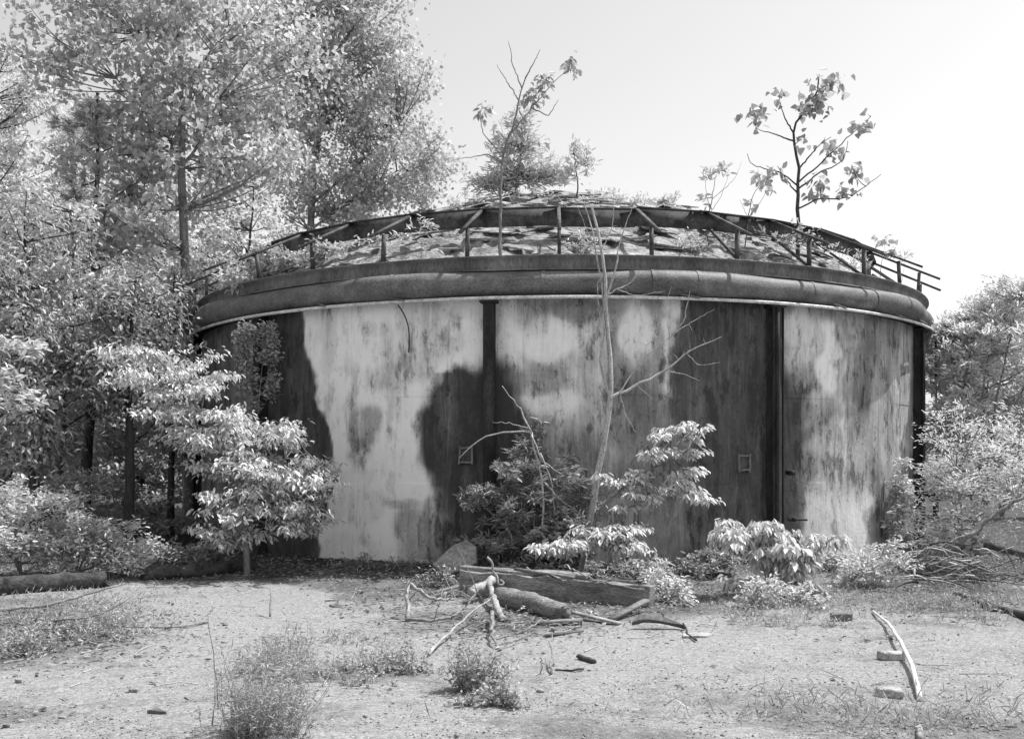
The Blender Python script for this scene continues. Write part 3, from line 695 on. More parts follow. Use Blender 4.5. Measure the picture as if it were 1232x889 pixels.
# understorey along the ground at left
def shrub(name, label, blobs, d, leaf, seed, shape='oval', L=.1, W=.045, k=14, n=9, per=10, wood=M_barkg, sub=.25, rd=.8, fl=.6, wide=1., base=None, axis=(.5, .7, .1), group=None, rnd=.4, nrnd=.5, cat='shrub', limb_r=.01, spread=.04, parts=0, stems=5):
    rg = np.random.default_rng(seed); cl = []
    for cx, cy, rx, ry, m in blobs: cl += spray(cx, cy, d, rx, ry, rd, m, n, rg, sub, fl, wide)
    bx, by = base if base else (blobs[0][0], 0); g = at(bx, 600, d); g[2] = gz(g[0], g[1])
    tr = []
    allc = np.array([c[0] for c in cl])
    for s in range(stems):
        e = allc[rg.integers(len(allc))]; q = g + np.array([rg.normal(0, .08), rg.normal(0, .08), -.03]); mid = (q * .6 + e * .4) * np.array([1, 1, 0]) + np.array([0, 0, q[2] + (e[2] - q[2]) * .6]); tr.append(([q, mid, e], limb_r * 1.8, limb_r * .5))
    return plant(name, label, cat, tr, cl, leaf, wood, seed=seed, shape=shape, L=L, W=W, per=per, spread=spread, axis=axis, rnd=rnd, nrnd=nrnd, limb_r=limb_r, base=g, trunk_name='stem', crown_name='foliage', group=group, parts=parts, sidesT=6, twig_r=.003)
GU = 'shrubs along the edge of the thicket'
shrub('shrub', 'pale bushy shrub at the left edge above the dark log', [(30, 640, 60, 50, 30), (10, 600, 40, 40, 12)], 13.0, L_mid, 41, L=.08, W=.03, group=GU)
shrub('shrub', 'pale bushy shrub behind the middle of the dark log, at left', [(100, 640, 60, 48, 34), (150, 665, 45, 30, 14)], 13.4, L_mid, 42, L=.08, W=.03, group=GU)
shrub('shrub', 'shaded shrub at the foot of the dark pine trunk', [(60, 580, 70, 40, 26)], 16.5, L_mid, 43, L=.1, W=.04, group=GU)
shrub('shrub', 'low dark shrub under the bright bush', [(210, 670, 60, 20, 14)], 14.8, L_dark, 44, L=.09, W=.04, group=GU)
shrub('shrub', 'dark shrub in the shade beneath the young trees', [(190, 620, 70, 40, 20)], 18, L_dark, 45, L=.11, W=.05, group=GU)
shrub('shrub', 'bright leaved twigs poking in at the left edge', [(2, 480, 20, 10, 3), (12, 415, 20, 6, 2), (-20, 440, 16, 30, 3)], 11, L_bri, 46, L=.11, W=.045, group=GU, stems=2, base=(-60, 0), sub=.12)
for i, (x, dd) in enumerate(((-20, 22), (60, 24), (140, 22), (235, 24))):
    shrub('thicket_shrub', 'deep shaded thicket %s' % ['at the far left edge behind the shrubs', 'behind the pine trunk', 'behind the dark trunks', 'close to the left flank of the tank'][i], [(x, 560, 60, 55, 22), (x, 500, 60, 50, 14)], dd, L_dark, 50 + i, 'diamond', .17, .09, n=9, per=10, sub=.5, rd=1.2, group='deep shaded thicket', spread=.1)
# bright little tree in front of the tank's left flank
d = 13.6; cl = []
for a in ((195, 430, 55, 28, 12), (230, 470, 70, 30, 15), (180, 480, 40, 25, 7), (290, 505, 65, 32, 15), (250, 540, 65, 30, 13), (330, 560, 60, 35, 16), (300, 600, 60, 30, 15), (340, 620, 45, 25, 11), (370, 580, 38, 30, 9), (300, 640, 70, 16, 9), (220, 500, 50, 30, 8), (160, 440, 30, 22, 5), (385, 560, 28, 14, 4), (345, 520, 26, 20, 4)):
    cl += spray(a[0], a[1], d, a[2] * 1.15, a[3] * 1.1, .8, int(a[4] * .95), 8, rg, .24, .16, 1.6)
g = at(297, 690, d); g[2] = gz(g[0], g[1])
plant('bright_leaved_tree', 'small tree with bright drooping leaves in front of the left side of the tank', 'tree',
      [([g, at(296, 640, d), at(285, 560, d), at(230, 480, d), at(180, 420, d)], .045, .012), ([at(290, 600, d), at(320, 560, d), at(370, 545, d)], .022, .008), ([at(294, 620, d), at(320, 630, d), at(370, 640, d)], .018, .006)],
      cl, L_bri, M_barkg, seed=61, shape='oval', L=.092, W=.034, per=10, spread=.03, axis=(.5, .7, -.55), rnd=.28, nrnd=.35, limb_r=.012, twig_r=.003, parts=280)
shrub('vine', 'leafy vine hanging down the wall at the left flank of the tank', [(298, 500, 12, 60, 18), (322, 430, 9, 60, 14), (296, 430, 10, 40, 9), (312, 400, 24, 10, 7), (300, 550, 30, 20, 10)], 15.3, L_dark, 62, L=.07, W=.04, sub=.12, rd=.1, cat='vine', stems=3, limb_r=.006, n=6)
shrub('vine', 'pale vine tumbling over the railing at the left end of the rim', [(325, 320, 34, 22, 14), (290, 345, 26, 18, 8), (380, 295, 30, 10, 5)], 16.7, L_mid, 63, L=.13, W=.06, sub=.25, rd=.3, cat='vine', stems=1, limb_r=.006, n=8, base=(300, 0))
shrub('vine', 'thin weedy growth on the railing left of centre', [(510, 275, 18, 16, 6), (430, 272, 20, 10, 4)], 15.0, L_mid, 64, L=.08, W=.03, sub=.15, rd=.2, cat='vine', stems=0 or 1, limb_r=.004, n=6, base=(500, 0)) if False else None

# ------------------------------------------------------------------ plants growing on the roof
def roofbase(px, r_in=.6):
    """point on the dome for a photo column, r_in metres in from the rim"""
    best = None
    for th in np.arange(-80, 80, .5):
        p = cyl(th, TR - r_in, dome(TR - r_in)); x = PCX + FPX * p[0] / p[1]
        if best is None or abs(x - px) < best[0]: best = (abs(x - px), p)
    return best[1]
def roofplant(name, label, bx, r_in, trunk, clusters, leaf, seed, wood=M_barkg, r0=.02, cat='sapling', extra=(), **kw):
    b = roofbase(bx, r_in); d = b[1]
    pts = [b - np.array([0, 0, .05])] + [at(x, y, d) for x, y in trunk]
    tr = [(pts, r0, r0 * .3)]
    for e in extra: tr.append(([at(x, y, d) for x, y in e], r0 * .4, r0 * .12))
    cl = [(at(c[0], c[1], d), (c[2] / FPX * d, c[3] / FPX * d, c[3] / FPX * d), c[4]) for c in clusters]
    return plant(name, label, cat, tr, cl, leaf, wood, seed=seed, base=b, **kw)
roofplant('poplar_sapling', 'crooked poplar sapling with big round leaves on the right of the roof', 961, .6,
          [(961, 270), (959, 225), (962, 190), (951, 165), (948, 150), (962, 142), (985, 118), (985, 95)],
          [(980, 122, 26, 22, 20), (1002, 100, 20, 18, 10), (908, 138, 14, 14, 8), (938, 115, 9, 9, 3), (1000, 180, 14, 12, 7), (1028, 205, 16, 13, 7), (988, 222, 20, 12, 8), (965, 165, 8, 8, 2), (1034, 152, 14, 10, 4), (1018, 232, 16, 8, 5), (930, 210, 12, 14, 4), (1046, 140, 6, 6, 1)],
          L_sap, 71, M_bark, .035, extra=[[(951, 170), (935, 163), (910, 155)], [(960, 222), (985, 200), (1015, 170), (1048, 140)], [(961, 250), (985, 238), (1020, 240), (1060, 210)], [(960, 228), (990, 205), (1015, 195), (1020, 170)], [(960, 225), (940, 208), (905, 200), (899, 185)], [(962, 235), (945, 215), (935, 200)], [(950, 160), (942, 140), (938, 120)], [(962, 205), (985, 175), (1000, 165)]],
          shape='heart', L=.125, W=.11, per=4, spread=.07, axis=(.3, .5, -.6), rnd=.5, nrnd=1.0, parts=250, limb_r=.008, twig_r=.004)
roofplant('hazel_sapling', 'tall thin pale stemmed sapling with bare twigs left of the roof centre', 602, .05,
          [(603, 240), (603, 190), (612, 165), (626, 120), (632, 95)],
          [(688, 78, 12, 16, 9), (640, 118, 24, 14, 14), (655, 95, 18, 14, 7), (586, 130, 10, 10, 5), (650, 165, 10, 25, 3), (620, 150, 14, 20, 5), (600, 160, 6, 20, 3)],
          L_sap, 72, M_barkg, .026, extra=[[(612, 165), (640, 130), (665, 100), (690, 80)], [(630, 105), (618, 80), (612, 50)], [(632, 95), (645, 70), (650, 60)], [(603, 190), (580, 160), (577, 140), (580, 130)], [(603, 195), (590, 185), (548, 192)], [(640, 130), (660, 140), (672, 120)], [(626, 120), (606, 92), (598, 78)]],
          shape='oval', L=.12, W=.075, per=4, spread=.04, axis=(.4, .6, -.5), rnd=.4, nrnd=.7, parts=220, limb_r=.007, twig_r=.004)
roofplant('roof_shrub', 'fuzzy dark conical shrub just behind the tall thin sapling on the roof', 620, 3.6,
          [(622, 220), (630, 165)], [(625, 150, 24, 22, 28), (622, 180, 40, 24, 60), (625, 210, 54, 26, 90), (596, 222, 44, 18, 50), (664, 210, 32, 22, 40)],
          L_mid, 73, M_bark, .03, cat='shrub', shape='oval', L=.13, W=.03, per=14, spread=.04, axis=(1, .5, .4), rnd=.4, nrnd=1, leaf_t0=.2, limb_r=.012)
roofplant('roof_shrub', 'small upright leafy shrub right of the roof centre', 695, 3.0,
          [(695, 215), (690, 180)], [(690, 185, 12, 18, 12), (706, 195, 13, 22, 13), (685, 210, 13, 16, 10)], L_mid, 74, M_bark, .015, cat='shrub', shape='oval', L=.1, W=.035, per=10, spread=.04, axis=(.8, .4, .6), rnd=.3, nrnd=.8, limb_r=.006)
roofplant('thin_sapling', 'thin forked sapling with upright leaves right of centre on the roof', 852, .9,
          [(850, 280), (856, 240), (862, 210)], [(855, 215, 8, 12, 5), (870, 205, 12, 12, 6), (850, 235, 6, 14, 3)], L_mid, 75, M_barkg, .012, extra=[[(852, 260), (868, 235), (878, 205)], [(852, 250), (848, 225), (850, 200)], [(858, 240), (885, 215), (892, 195)]],
          shape='oval', L=.12, W=.04, per=7, spread=.03, axis=(.7, .4, .5), rnd=.3, nrnd=.7, limb_r=.004)
roofplant('thin_sapling', 'small thin sapling just left of the crooked poplar sapling', 896, .9,
          [(900, 265), (905, 235), (915, 222)], [(920, 222, 12, 10, 4), (912, 205, 8, 8, 2), (905, 240, 8, 12, 2), (930, 205, 6, 6, 1)], L_mid, 76, M_barkg, .012, extra=[[(900, 262), (915, 245), (930, 208)], [(899, 262), (894, 250), (890, 240)]],
          shape='heart', L=.12, W=.1, per=4, spread=.03, axis=(.5, .5, -.3), rnd=.4, nrnd=.8, limb_r=.004)
roofplant('roof_weed', 'leafy weed on the rim at the foot of the crooked poplar sapling', 955, .3, [(950, 300)], [(945, 292, 30, 14, 16), (960, 278, 14, 14, 6), (910, 278, 14, 6, 3)], L_mid, 77, cat='weed', r0=.01, shape='oval', L=.07, W=.03, per=8, spread=.03, axis=(.5, .5, .3), limb_r=.004)
roofplant('roof_weed', 'small round leaved weed at the right end of the rim', 1058, .3, [(1062, 305), (1064, 296)], [(1062, 290, 16, 10, 6), (1075, 305, 14, 8, 5)], L_mid, 78, cat='weed', r0=.008, shape='heart', L=.1, W=.09, per=5, spread=.03, limb_r=.003)
roofplant('roof_weed', 'fuzzy weed poking above the far right of the rim', 1085, .4, [(1088, 318)], [(1088, 308, 14, 10, 8)], L_mid, 79, cat='weed', r0=.006, shape='blade', L=.1, W=.012, per=12, spread=.02, axis=(.8, .4, .6), limb_r=.003)
roofplant('roof_weed', 'low weeds on the roof crest right of centre', 790, 1.6, [(790, 248)], [(765, 243, 16, 8, 6), (800, 245, 22, 8, 8), (810, 235, 6, 14, 3)], L_mid, 80, cat='weed', r0=.008, shape='oval', L=.09, W=.03, per=8, spread=.03, axis=(.5, .5, .5), limb_r=.003)
roofplant('roof_weed', 'wispy weeds on the rim left of the tall thin sapling', 505, .3, [(508, 285)], [(505, 270, 18, 16, 9), (480, 285, 18, 8, 4)], L_mid, 81, cat='weed', r0=.008, shape='oval', L=.09, W=.03, per=7, spread=.03, axis=(.6, .5, .4), limb_r=.003)
roofplant('roof_weed', 'bushy weeds along the rim at the left shoulder of the tank', 420, .35, [(420, 300)], [(400, 298, 40, 12, 20), (450, 288, 24, 8, 8), (360, 310, 24, 10, 10)], L_mid, 82, cat='weed', r0=.008, shape='oval', L=.09, W=.04, per=8, spread=.04, axis=(.5, .5, .2), limb_r=.003)
roofplant('roof_weed', 'thin weeds above the rim between the crooked sapling and the right end', 1010, .4, [(1010, 300)], [(1005, 300, 22, 12, 7), (985, 285, 16, 12, 5)], L_mid, 83, cat='weed', r0=.006, shape='oval', L=.07, W=.03, per=6, spread=.03, axis=(.5, .5, .5), limb_r=.003)

for i, (px, rin, ww, hh, lb) in enumerate(((640, 3.2, 60, 8, 'low weeds along the roof crest behind the tall thin sapling'), (730, 2.6, 40, 12, 'twiggy weeds on the roof crest right of the small upright shrub'), (560, 2.8, 34, 12, 'leafy weeds at the left end of the roof crest'),
        (700, .5, 30, 8, 'low sprouts on the rim at the centre of the railing'), (830, .5, 34, 14, 'weeds between the rim and the railing right of centre'), (880, 1.2, 26, 20, 'bushy weed behind the railing below the thin saplings'), (1035, .5, 24, 16, 'leafy weed behind the railing near its right end'), (340, .5, 30, 18, 'bushy weed behind the railing near its left end'))):
    b_ = roofbase(px, rin); y_ = HOR - (b_[2] - EYE) / b_[1] * FPX
    roofplant('roof_weed', lb, px, rin, [(px, y_ - hh)], [(px - ww * .4, y_ - hh * .6, ww * .45, hh, 7), (px + ww * .3, y_ - hh * .7, ww * .5, hh, 8), (px, y_ - hh * 1.3, ww * .2, hh, 4)], L_mid, 140 + i, cat='weed', r0=.006, shape='oval', L=.07, W=.024, per=8, spread=.03, axis=(.6, .5, .5), limb_r=.003)

# ------------------------------------------------------------------ plants in front of the tank
d = 13.3; g = at(697, 700, d); g[2] = gz(g[0], d)
def A(*xy, dd=None): return [at(x, y, dd or d) for x, y in xy]
dead = [([g] + A((703, 655), (712, 600), (728, 530), (737, 480), (733, 420), (729, 340), (722, 290), (712, 250)), 0.052, .014),
        (A((736, 482), (722, 455), (727, 400), (727, 350), (717, 310), (712, 262), (700, 240)), .018, .006),
        (A((738, 478), (770, 462), (800, 448), (830, 420), (868, 405)), .02, .004), (A((742, 470), (775, 430), (790, 418), (812, 400)), .012, .003), (A((729, 360), (740, 330), (745, 290), (765, 240)), .014, .004),
        (A((729, 355), (760, 340), (770, 325)), .009, .003), (A((800, 400), (822, 385), (830, 350)), .009, .003), (A((812, 400), (845, 380), (860, 372)), .007, .002), (A((800, 400), (800, 365), (808, 345)), .006, .002),
        (A((728, 330), (718, 340), (722, 385)), .007, .003), (A((800, 448), (822, 450), (842, 458)), .006, .002), (A((826, 424), (840, 440), (866, 436)), .006, .002), (A((742, 468), (752, 500), (765, 520)), .007, .003), (A((765, 462), (785, 480)), .005, .002),
        (A((742, 345), (765, 356), (800, 350)), .006, .002), (A((725, 300), (738, 270), (738, 225)), .007, .002), (A((718, 300), (700, 262), (690, 235)), .006, .002), (A((778, 430), (778, 415), (792, 405)), .005, .002)]
plant('dead_sapling', 'bare pale dead sapling standing before the middle of the tank', 'tree', dead, [(at(735, 400, d), (.5, .2, .9), 10), (at(820, 420, d), (.4, .15, .35), 16), (at(725, 270, d), (.25, .1, .4), 8)], L_mid, M_barkp, seed=85, per=0, nolimb=True, twig_r=.003)
# lance-leaved dark bush
shrub('lance_leaved_bush', 'dark bush with narrow star like leaf whorls at the foot of the column', [(635, 555, 18, 30, 6), (590, 600, 34, 24, 9), (650, 620, 66, 44, 18), (600, 650, 40, 30, 11), (690, 590, 30, 40, 7), (642, 518, 14, 16, 4), (650, 675, 80, 22, 28), (670, 640, 60, 34, 20), (700, 610, 26, 20, 5), (568, 598, 14, 12, 3), (615, 570, 20, 20, 4)], 13.5, L_lan, 86, L=.12, W=.022, n=6, per=15, sub=.17, rd=.5, fl=.7, wide=1.2, axis=(.5, 1, .15), base=(650, 0), rnd=.5, nrnd=.6, parts=250, spread=.02, stems=8, limb_r=.009)
# bare arching branches out of it
tubes_ = [([(640, 520), (610, 518), (580, 525), (552, 552)], .014), ([(640, 520), (628, 495), (604, 464)], .012), ([(638, 516), (615, 508), (592, 508)], .007), ([(638, 520), (655, 560), (690, 580)], .012), ([(650, 545), (665, 580), (668, 620)], .01), ([(655, 580), (672, 600), (700, 620)], .01)]
bb = empty('bare_branch', at(640, 520, 13.2), 'bare pale arching branches rising out of the dark narrow leaved bush', 'branch')
for p, r in tubes_: tube('twig', A(*p, dd=13.2), r, r * .4, M_barkp, bb, 5, 10, .008)
tube('twig', [at(650, 690, 13.3), at(655, 600, 13.3), at(640, 520, 13.2)], .02, .012, M_barkp, bb, 6, 10, .01)
# bright drooping bush on the right of it
d = 12.9; cl = []
for a in ((800, 520, 45, 16, 8), (835, 510, 24, 8, 3), (790, 545, 45, 16, 8), (830, 540, 26, 12, 4), (840, 565, 24, 10, 4), (790, 585, 50, 22, 12), (830, 595, 26, 12, 5), (740, 572, 30, 8, 4), (770, 600, 30, 14, 5)):
    cl += spray(a[0], a[1], d, a[2], a[3] * .8, .4, max(2, int(a[4] * .7)), 7, rg, .14, .1, 1.5)
for a in ((760, 640, 50, 12, 9), (700, 655, 50, 10, 9), (655, 660, 28, 8, 5), (720, 635, 30, 8, 4), (775, 655, 30, 12, 5)):
    cl += spray(a[0], a[1], 12.3, a[2] * 1.1, a[3] * .7, .3, int(a[4] * .8), 8, rg, .12, .12, 1.6)
g = at(700, 690, d); g[2] = gz(g[0], d)
plant('bright_leaved_bush', 'bush with brilliant drooping leaves in tiers before the middle of the tank', 'shrub',
      [([g, at(705, 660, d), at(720, 610, d), at(770, 570, d), at(830, 540, d)], .025, .006), ([at(712, 640, d), at(735, 655, 12.6), at(660, 665, 12.3)], .014, .005), ([at(725, 605, d), at(770, 540, d), at(810, 515, d)], .014, .005)],
      cl, L_bri, M_barkg, seed=87, L=.1, W=.036, per=10, spread=.02, axis=(.5, .65, -.5), rnd=.22, nrnd=.3, limb_r=.008, parts=290, trunk_name='stem', crown_name='foliage')
shrub('broad_leaved_bush', 'low bright bush with long drooping leaves right of the tank centre', [(900, 640, 34, 18, 8), (935, 662, 50, 26, 15), (965, 692, 36, 30, 9), (882, 648, 18, 18, 4), (990, 645, 20, 10, 3), (920, 700, 40, 20, 7)], 11.6, L_bri, 88, L=.125, W=.038, n=8, per=10, sub=.14, rd=.4, fl=.35, wide=1.4, axis=(.5, .5, -.7), base=(935, 0), rnd=.25, nrnd=.3, parts=260, spread=.02, limb_r=.007)
GW = 'low weeds before the tank'
shrub('weed_clump', 'bright small weeds beside the right end of the timber', [(795, 700, 26, 22, 12), (815, 725, 26, 16, 8)], 11.2, L_bri, 90, L=.07, W=.03, sub=.1, rd=.25, cat='weed', n=7, per=7, group=GW, limb_r=.004)
shrub('weed_clump', 'dark weeds at the foot of the wall between the two bright bushes', [(850, 680, 40, 18, 14)], 13.2, L_lan, 91, L=.09, W=.04, sub=.15, rd=.3, cat='weed', n=7, per=8, group=GW, limb_r=.005)
shrub('weed_clump', 'grey weeds below the low bright bush', [(950, 722, 50, 22, 16), (910, 710, 26, 16, 8)], 10.9, L_mid, 92, L=.07, W=.025, sub=.12, rd=.4, cat='weed', n=8, per=8, group=GW, limb_r=.004)
shrub('weed_clump', 'pale weeds at the right foot of the tank wall', [(1030, 690, 44, 22, 16), (1070, 670, 30, 18, 8)], 12.6, L_mid, 93, L=.07, W=.03, sub=.15, rd=.5, cat='weed', n=7, per=8, group=GW, limb_r=.005)
shrub('weed_clump', 'weeds climbing the dark column at the right edge of the tank', [(1085, 590, 12, 46, 14), (1080, 640, 14, 26, 8)], 16.0, L_mid, 94, L=.09, W=.04, sub=.15, rd=.2, cat='weed', n=7, per=8, group=GW, limb_r=.006)
shrub('weed_clump', 'low dark weeds at the wall foot beside the leaning slab', [(500, 680, 50, 8, 10), (430, 678, 40, 6, 6)], 14.2, L_lan, 95, L=.06, W=.025, sub=.1, rd=.2, cat='weed', n=6, per=7, group=GW, limb_r=.003)
shrub('weed_clump', 'tiny bright weeds in front of the broken log', [(680, 745, 40, 6, 6), (620, 742, 20, 5, 3)], 10.4, L_mid, 96, L=.05, W=.02, sub=.08, rd=.2, cat='weed', n=6, per=7, group=GW, limb_r=.003)
shrub('weed_clump', 'scruffy weeds along the wall foot right of the dark narrow leaved bush', [(740, 688, 40, 12, 12), (800, 684, 36, 10, 8)], 13.6, L_mid, 131, L=.07, W=.025, sub=.13, rd=.2, cat='weed', n=7, per=8, group=GW, limb_r=.004)
shrub('weed_clump', 'scruffy weeds along the wall foot under the right wall panel', [(990, 672, 34, 10, 9), (1030, 668, 26, 12, 8)], 13.9, L_mid, 132, L=.07, W=.025, sub=.13, rd=.2, cat='weed', n=7, per=8, group=GW, limb_r=.004)
shrub('weed_clump', 'shaded weeds sprouting before the leaning slab', [(535, 694, 34, 10, 9)], 12.6, L_lan, 133, L=.06, W=.022, sub=.1, rd=.2, cat='weed', n=6, per=8, group=GW, limb_r=.003)
shrub('dark_undergrowth', 'dense shaded undergrowth below the drooping bright bush', [(700, 690, 60, 16, 22), (760, 690, 40, 12, 10)], 13.4, L_dark, 97, L=.08, W=.03, sub=.16, rd=.25, n=8, per=10, group=None, limb_r=.005, base=(730, 0))

# ------------------------------------------------------------------ right side
GR = 'feathery shrubs right of the tank'
shrub('feathery_shrub', 'tall feathery shrub with arching dark branches at the right edge', [(1180, 430, 45, 55, 36), (1215, 362, 34, 24, 22), (1155, 405, 26, 30, 10), (1180, 375, 20, 16, 6), (1130, 500, 24, 50, 16), (1200, 520, 50, 50, 30), (1240, 430, 30, 70, 20), (1135, 430, 18, 34, 12), (1160, 390, 20, 16, 6), (1190, 400, 40, 30, 14)], 17.5, L_wil, 101, L=.11, W=.03, n=10, per=16, sub=.32, rd=1.1, axis=(.9, .4, .5), base=(1175, 0), group=GR, wood=M_barkg, limb_r=.018, stems=9)
shrub('feathery_shrub', 'low feathery shrub spilling against the right flank of the tank', [(1140, 580, 42, 56, 20), (1190, 580, 50, 60, 22), (1120, 640, 30, 24, 8), (1225, 550, 34, 60, 14), (1160, 640, 50, 20, 8), (1150, 520, 30, 30, 6)], 14.5, L_wil, 102, L=.08, W=.018, n=8, per=13, sub=.34, rd=.8, axis=(.9, .4, .3), base=(1160, 0), group=GR, wood=M_barkg, limb_r=.012, stems=7)
shrub('feathery_shrub', 'hazy shrubs in the distance behind the right flank of the tank', [(1135, 425, 24, 36, 20), (1180, 480, 60, 60, 36), (1225, 400, 50, 46, 34), (1175, 395, 34, 24, 14), (1135, 540, 30, 50, 18), (1280, 480, 50, 90, 22)], 27, L_wil, 103, shape='diamond', L=.2, W=.07, n=9, per=14, sub=.6, rd=1.6, axis=(.9, .4, .3), base=(1200, 0), group=GR, limb_r=.02, spread=.1)
db = empty('fallen_branch', at(1150, 650, 13.2), 'leaning dead branch crossing the feathery shrubs at the right edge', 'branch')
for p, r in (([(1155, 655), (1190, 625), (1215, 608), (1245, 590)], .035), ([(1110, 668), (1150, 650), (1175, 640)], .02), ([(1055, 672), (1100, 676), (1150, 672)], .018)):
    tube('limb', A(*p, dd=13.2), r, r * .6, M_barkg, db, 7, 12, .015, .06)
b2 = empty('brush_pile', onground(1190, 690), 'tangled pile of dead branches and palm like fronds at right', 'brush pile')
for k in range(70):
    x = rng.uniform(1090, 1240); y = rng.uniform(655, 705); a = at(x, y, 12.6 + rng.uniform(-.5, .6)); an = rng.normal(.1, .5); l = rng.uniform(.25, .9)
    v = np.array([math.cos(an) * rng.choice([-1, 1]), rng.normal(0, .4), rng.normal(-.1, .3)]) * l; e = a + v; e[2] = max(e[2], gz(e[0], e[1]) + .01); a[2] = max(a[2], gz(a[0], a[1]) + .02)
    tube('stick', [a, (a + e) / 2 + [0, 0, .06], e], rng.uniform(.004, .018), .003, (M_barkg, M_bark, M_barkp, M_barkg)[k % 4], b2, 4, 6, .01)
tube('plank', A((1185, 655), (1240, 668), dd=12.7), .05, .04, M_bark, b2, 5, 6)
lg = tube('dark_pole', [onground(1150, 718) + [0, 0, .04], onground(1195, 735) + [0, 0, .03], onground(1245, 752) + [0, 0, .04]], .035, .045, M_bark, None, 8, 14, .008, .06)
tag(lg, 'long dark fallen pole lying at the right edge below the brush pile', 'pole')

# ------------------------------------------------------------------ logs, timber and rubble
def log(name, label, cat, p, r0, r1, m, h=None, sides=12, wob=.004, bump=.05, K=22, group=None):
    pts = []
    for q in p:
        g_ = onground(*q[:2]); g_[2] += (q[2] if len(q) > 2 else r0 * .8); pts.append(g_)
    o = tube(name, pts, r0, r1, m, None, sides, K, wob, bump)
    if name == 'dead_branch' and len(pts) > 2 and 'stick' not in label:
        P_ = resample(pts, 12); L_ = np.linalg.norm(P_[-1] - P_[0])
        for i in (3, 5, 7, 8, 10):
            v = unit(rng.normal(0, 1, 3) * [1, .6, .5] + [0, 0, .35]) * L_ * rng.uniform(.15, .4)
            tube('twig', [P_[i], P_[i] + v * .5 + [0, 0, .02], P_[i] + v], r0 * .35, .002, m, o, 5, 6, .006)
    return tag(o, label, cat, group)
log('fallen_log', 'dark round log lying at the left edge of the clearing', 'log', [(-30, 722), (40, 716), (128, 708)], .115, .10, M_log)
log('fallen_log', 'dark log half buried in litter in front of the bright leaved tree', 'log', [(175, 700), (235, 696), (305, 690)], .095, .085, M_log)
log('cut_branch', 'slender grey branch lying before the dark log at far left', 'branch', [(-10, 742, .05), (60, 735, .06), (150, 722, .2)], .02, .01, M_barkg, bump=.03)
for i, (p, lb) in enumerate((([(60, 752, .03), (130, 790 - 40, .1), (160, 745, .25)], 'thin grey twig sloping up at the left, nearest the shrub'), ([(250, 752, .02), (205, 762, .03), (130, 775 - 20, .03)], 'thin twig on the sand left of the pale patch'), ([(325, 742, .02), (326, 735, .3)], 'short twig standing upright at left'))):
    log('twig', lb, 'twig', p, .012, .006, M_barkg, bump=.02, sides=5, K=8)
# the old timber trough and broken log
gA, gB = onground(556, 712), onground(785, 742)
tm = empty('old_timber', (gA + gB) / 2, 'long weathered squared timber lying at the foot of the bushes', 'timber')
def beam(a, b, h, wd, m, name, cuts=16, jit=.02):
    a, b = Vector(a), Vector(b); L = (b - a).length; me = boxmesh(name, (L, wd, h), 0, 0, 1)
    import bmesh
    bm = bmesh.new(); bm.from_mesh(me); lon = [e for e in bm.edges if abs((e.verts[0].co - e.verts[1].co).x) > L * .9]
    bmesh.ops.subdivide_edges(bm, edges=lon, cuts=cuts); s = random.random() * 50
    for v in bm.verts: v.co += Vector(mnoise.noise_vector(v.co * 4 + Vector((s, 0, 0)))) * jit
    bmesh.ops.bevel(bm, geom=[e for e in bm.edges if e.is_manifold and e.calc_face_angle(0) > .8], offset=.008, segments=1, affect='EDGES')
    bm.to_mesh(me); bm.free(); o = bpy.data.objects.new(name, me); C.objects.link(o); me.materials.append(m)
    o.parent = tm; d_ = b - a; o.location = (a + b) / 2 - Vector(tm.location)
    o.rotation_euler = d_.to_track_quat('X', 'Z').to_euler(); return o
a0 = at(556, 700, 11.9); b0 = at(785, 727, 10.9)
a0 = np.array([a0[0], 11.9, gz(a0[0], 11.9) + .17]); b0 = np.array([b0[0], 10.9, gz(b0[0], 10.9) + .08])
beam(a0, b0, .27, .20, M_slab, 'timber_body', 24, .035)
beam(a0 + [0, .02, .145], b0 * .5 + a0 * .5 + [.4, .02, .15], .05, .16, M_slab, 'split_board', 8)
tube('root', [a0 + [.75, -.15, .17], (a0 + b0) / 2 + [0, -.12, .15], b0 + [-.1, -.12, .12]], .014, .008, M_dead, tm, 5, 14, .01)
tube('root', [a0 + [1.2, -.1, .2], (a0 + b0) / 2 + [.3, -.1, .19], b0 + [-.5, -.05, .17]], .01, .006, M_dead, tm, 5, 14, .01)
kp = at(597, 705, 11.2)
tube('curled_root', [kp + [-.1, 0, .32], kp + [-.03, 0, .25], kp + [-.05, 0, .16], kp + [.03, 0, .1], kp + [0, -.03, .03], kp + [.07, -.02, 0], kp + [.1, 0, .04], kp + [.04, 0, .07]], .015, .012, M_dead, tm, 6, 18)
log('broken_log', 'short broken barkless log lying in front of the timber', 'log', [(606, 730, .1), (640, 736, .1), (676, 744, .07)], .115, .09, M_slab, bump=.028, sides=16, wob=.003, K=30)
log('stump_piece', 'pale split log piece leaning on the broken log', 'log', [(566, 727, .12), (585, 722, .16), (604, 716, .22)], .055, .05, M_dead, bump=.06, sides=7)
log('stump_piece', 'pale short stick propped under the split log piece', 'log', [(588, 722, .2), (597, 738, .08), (604, 748, .03)], .03, .035, M_dead, bump=.08, sides=8)
GBr = 'bare dead branches in front of the timber'
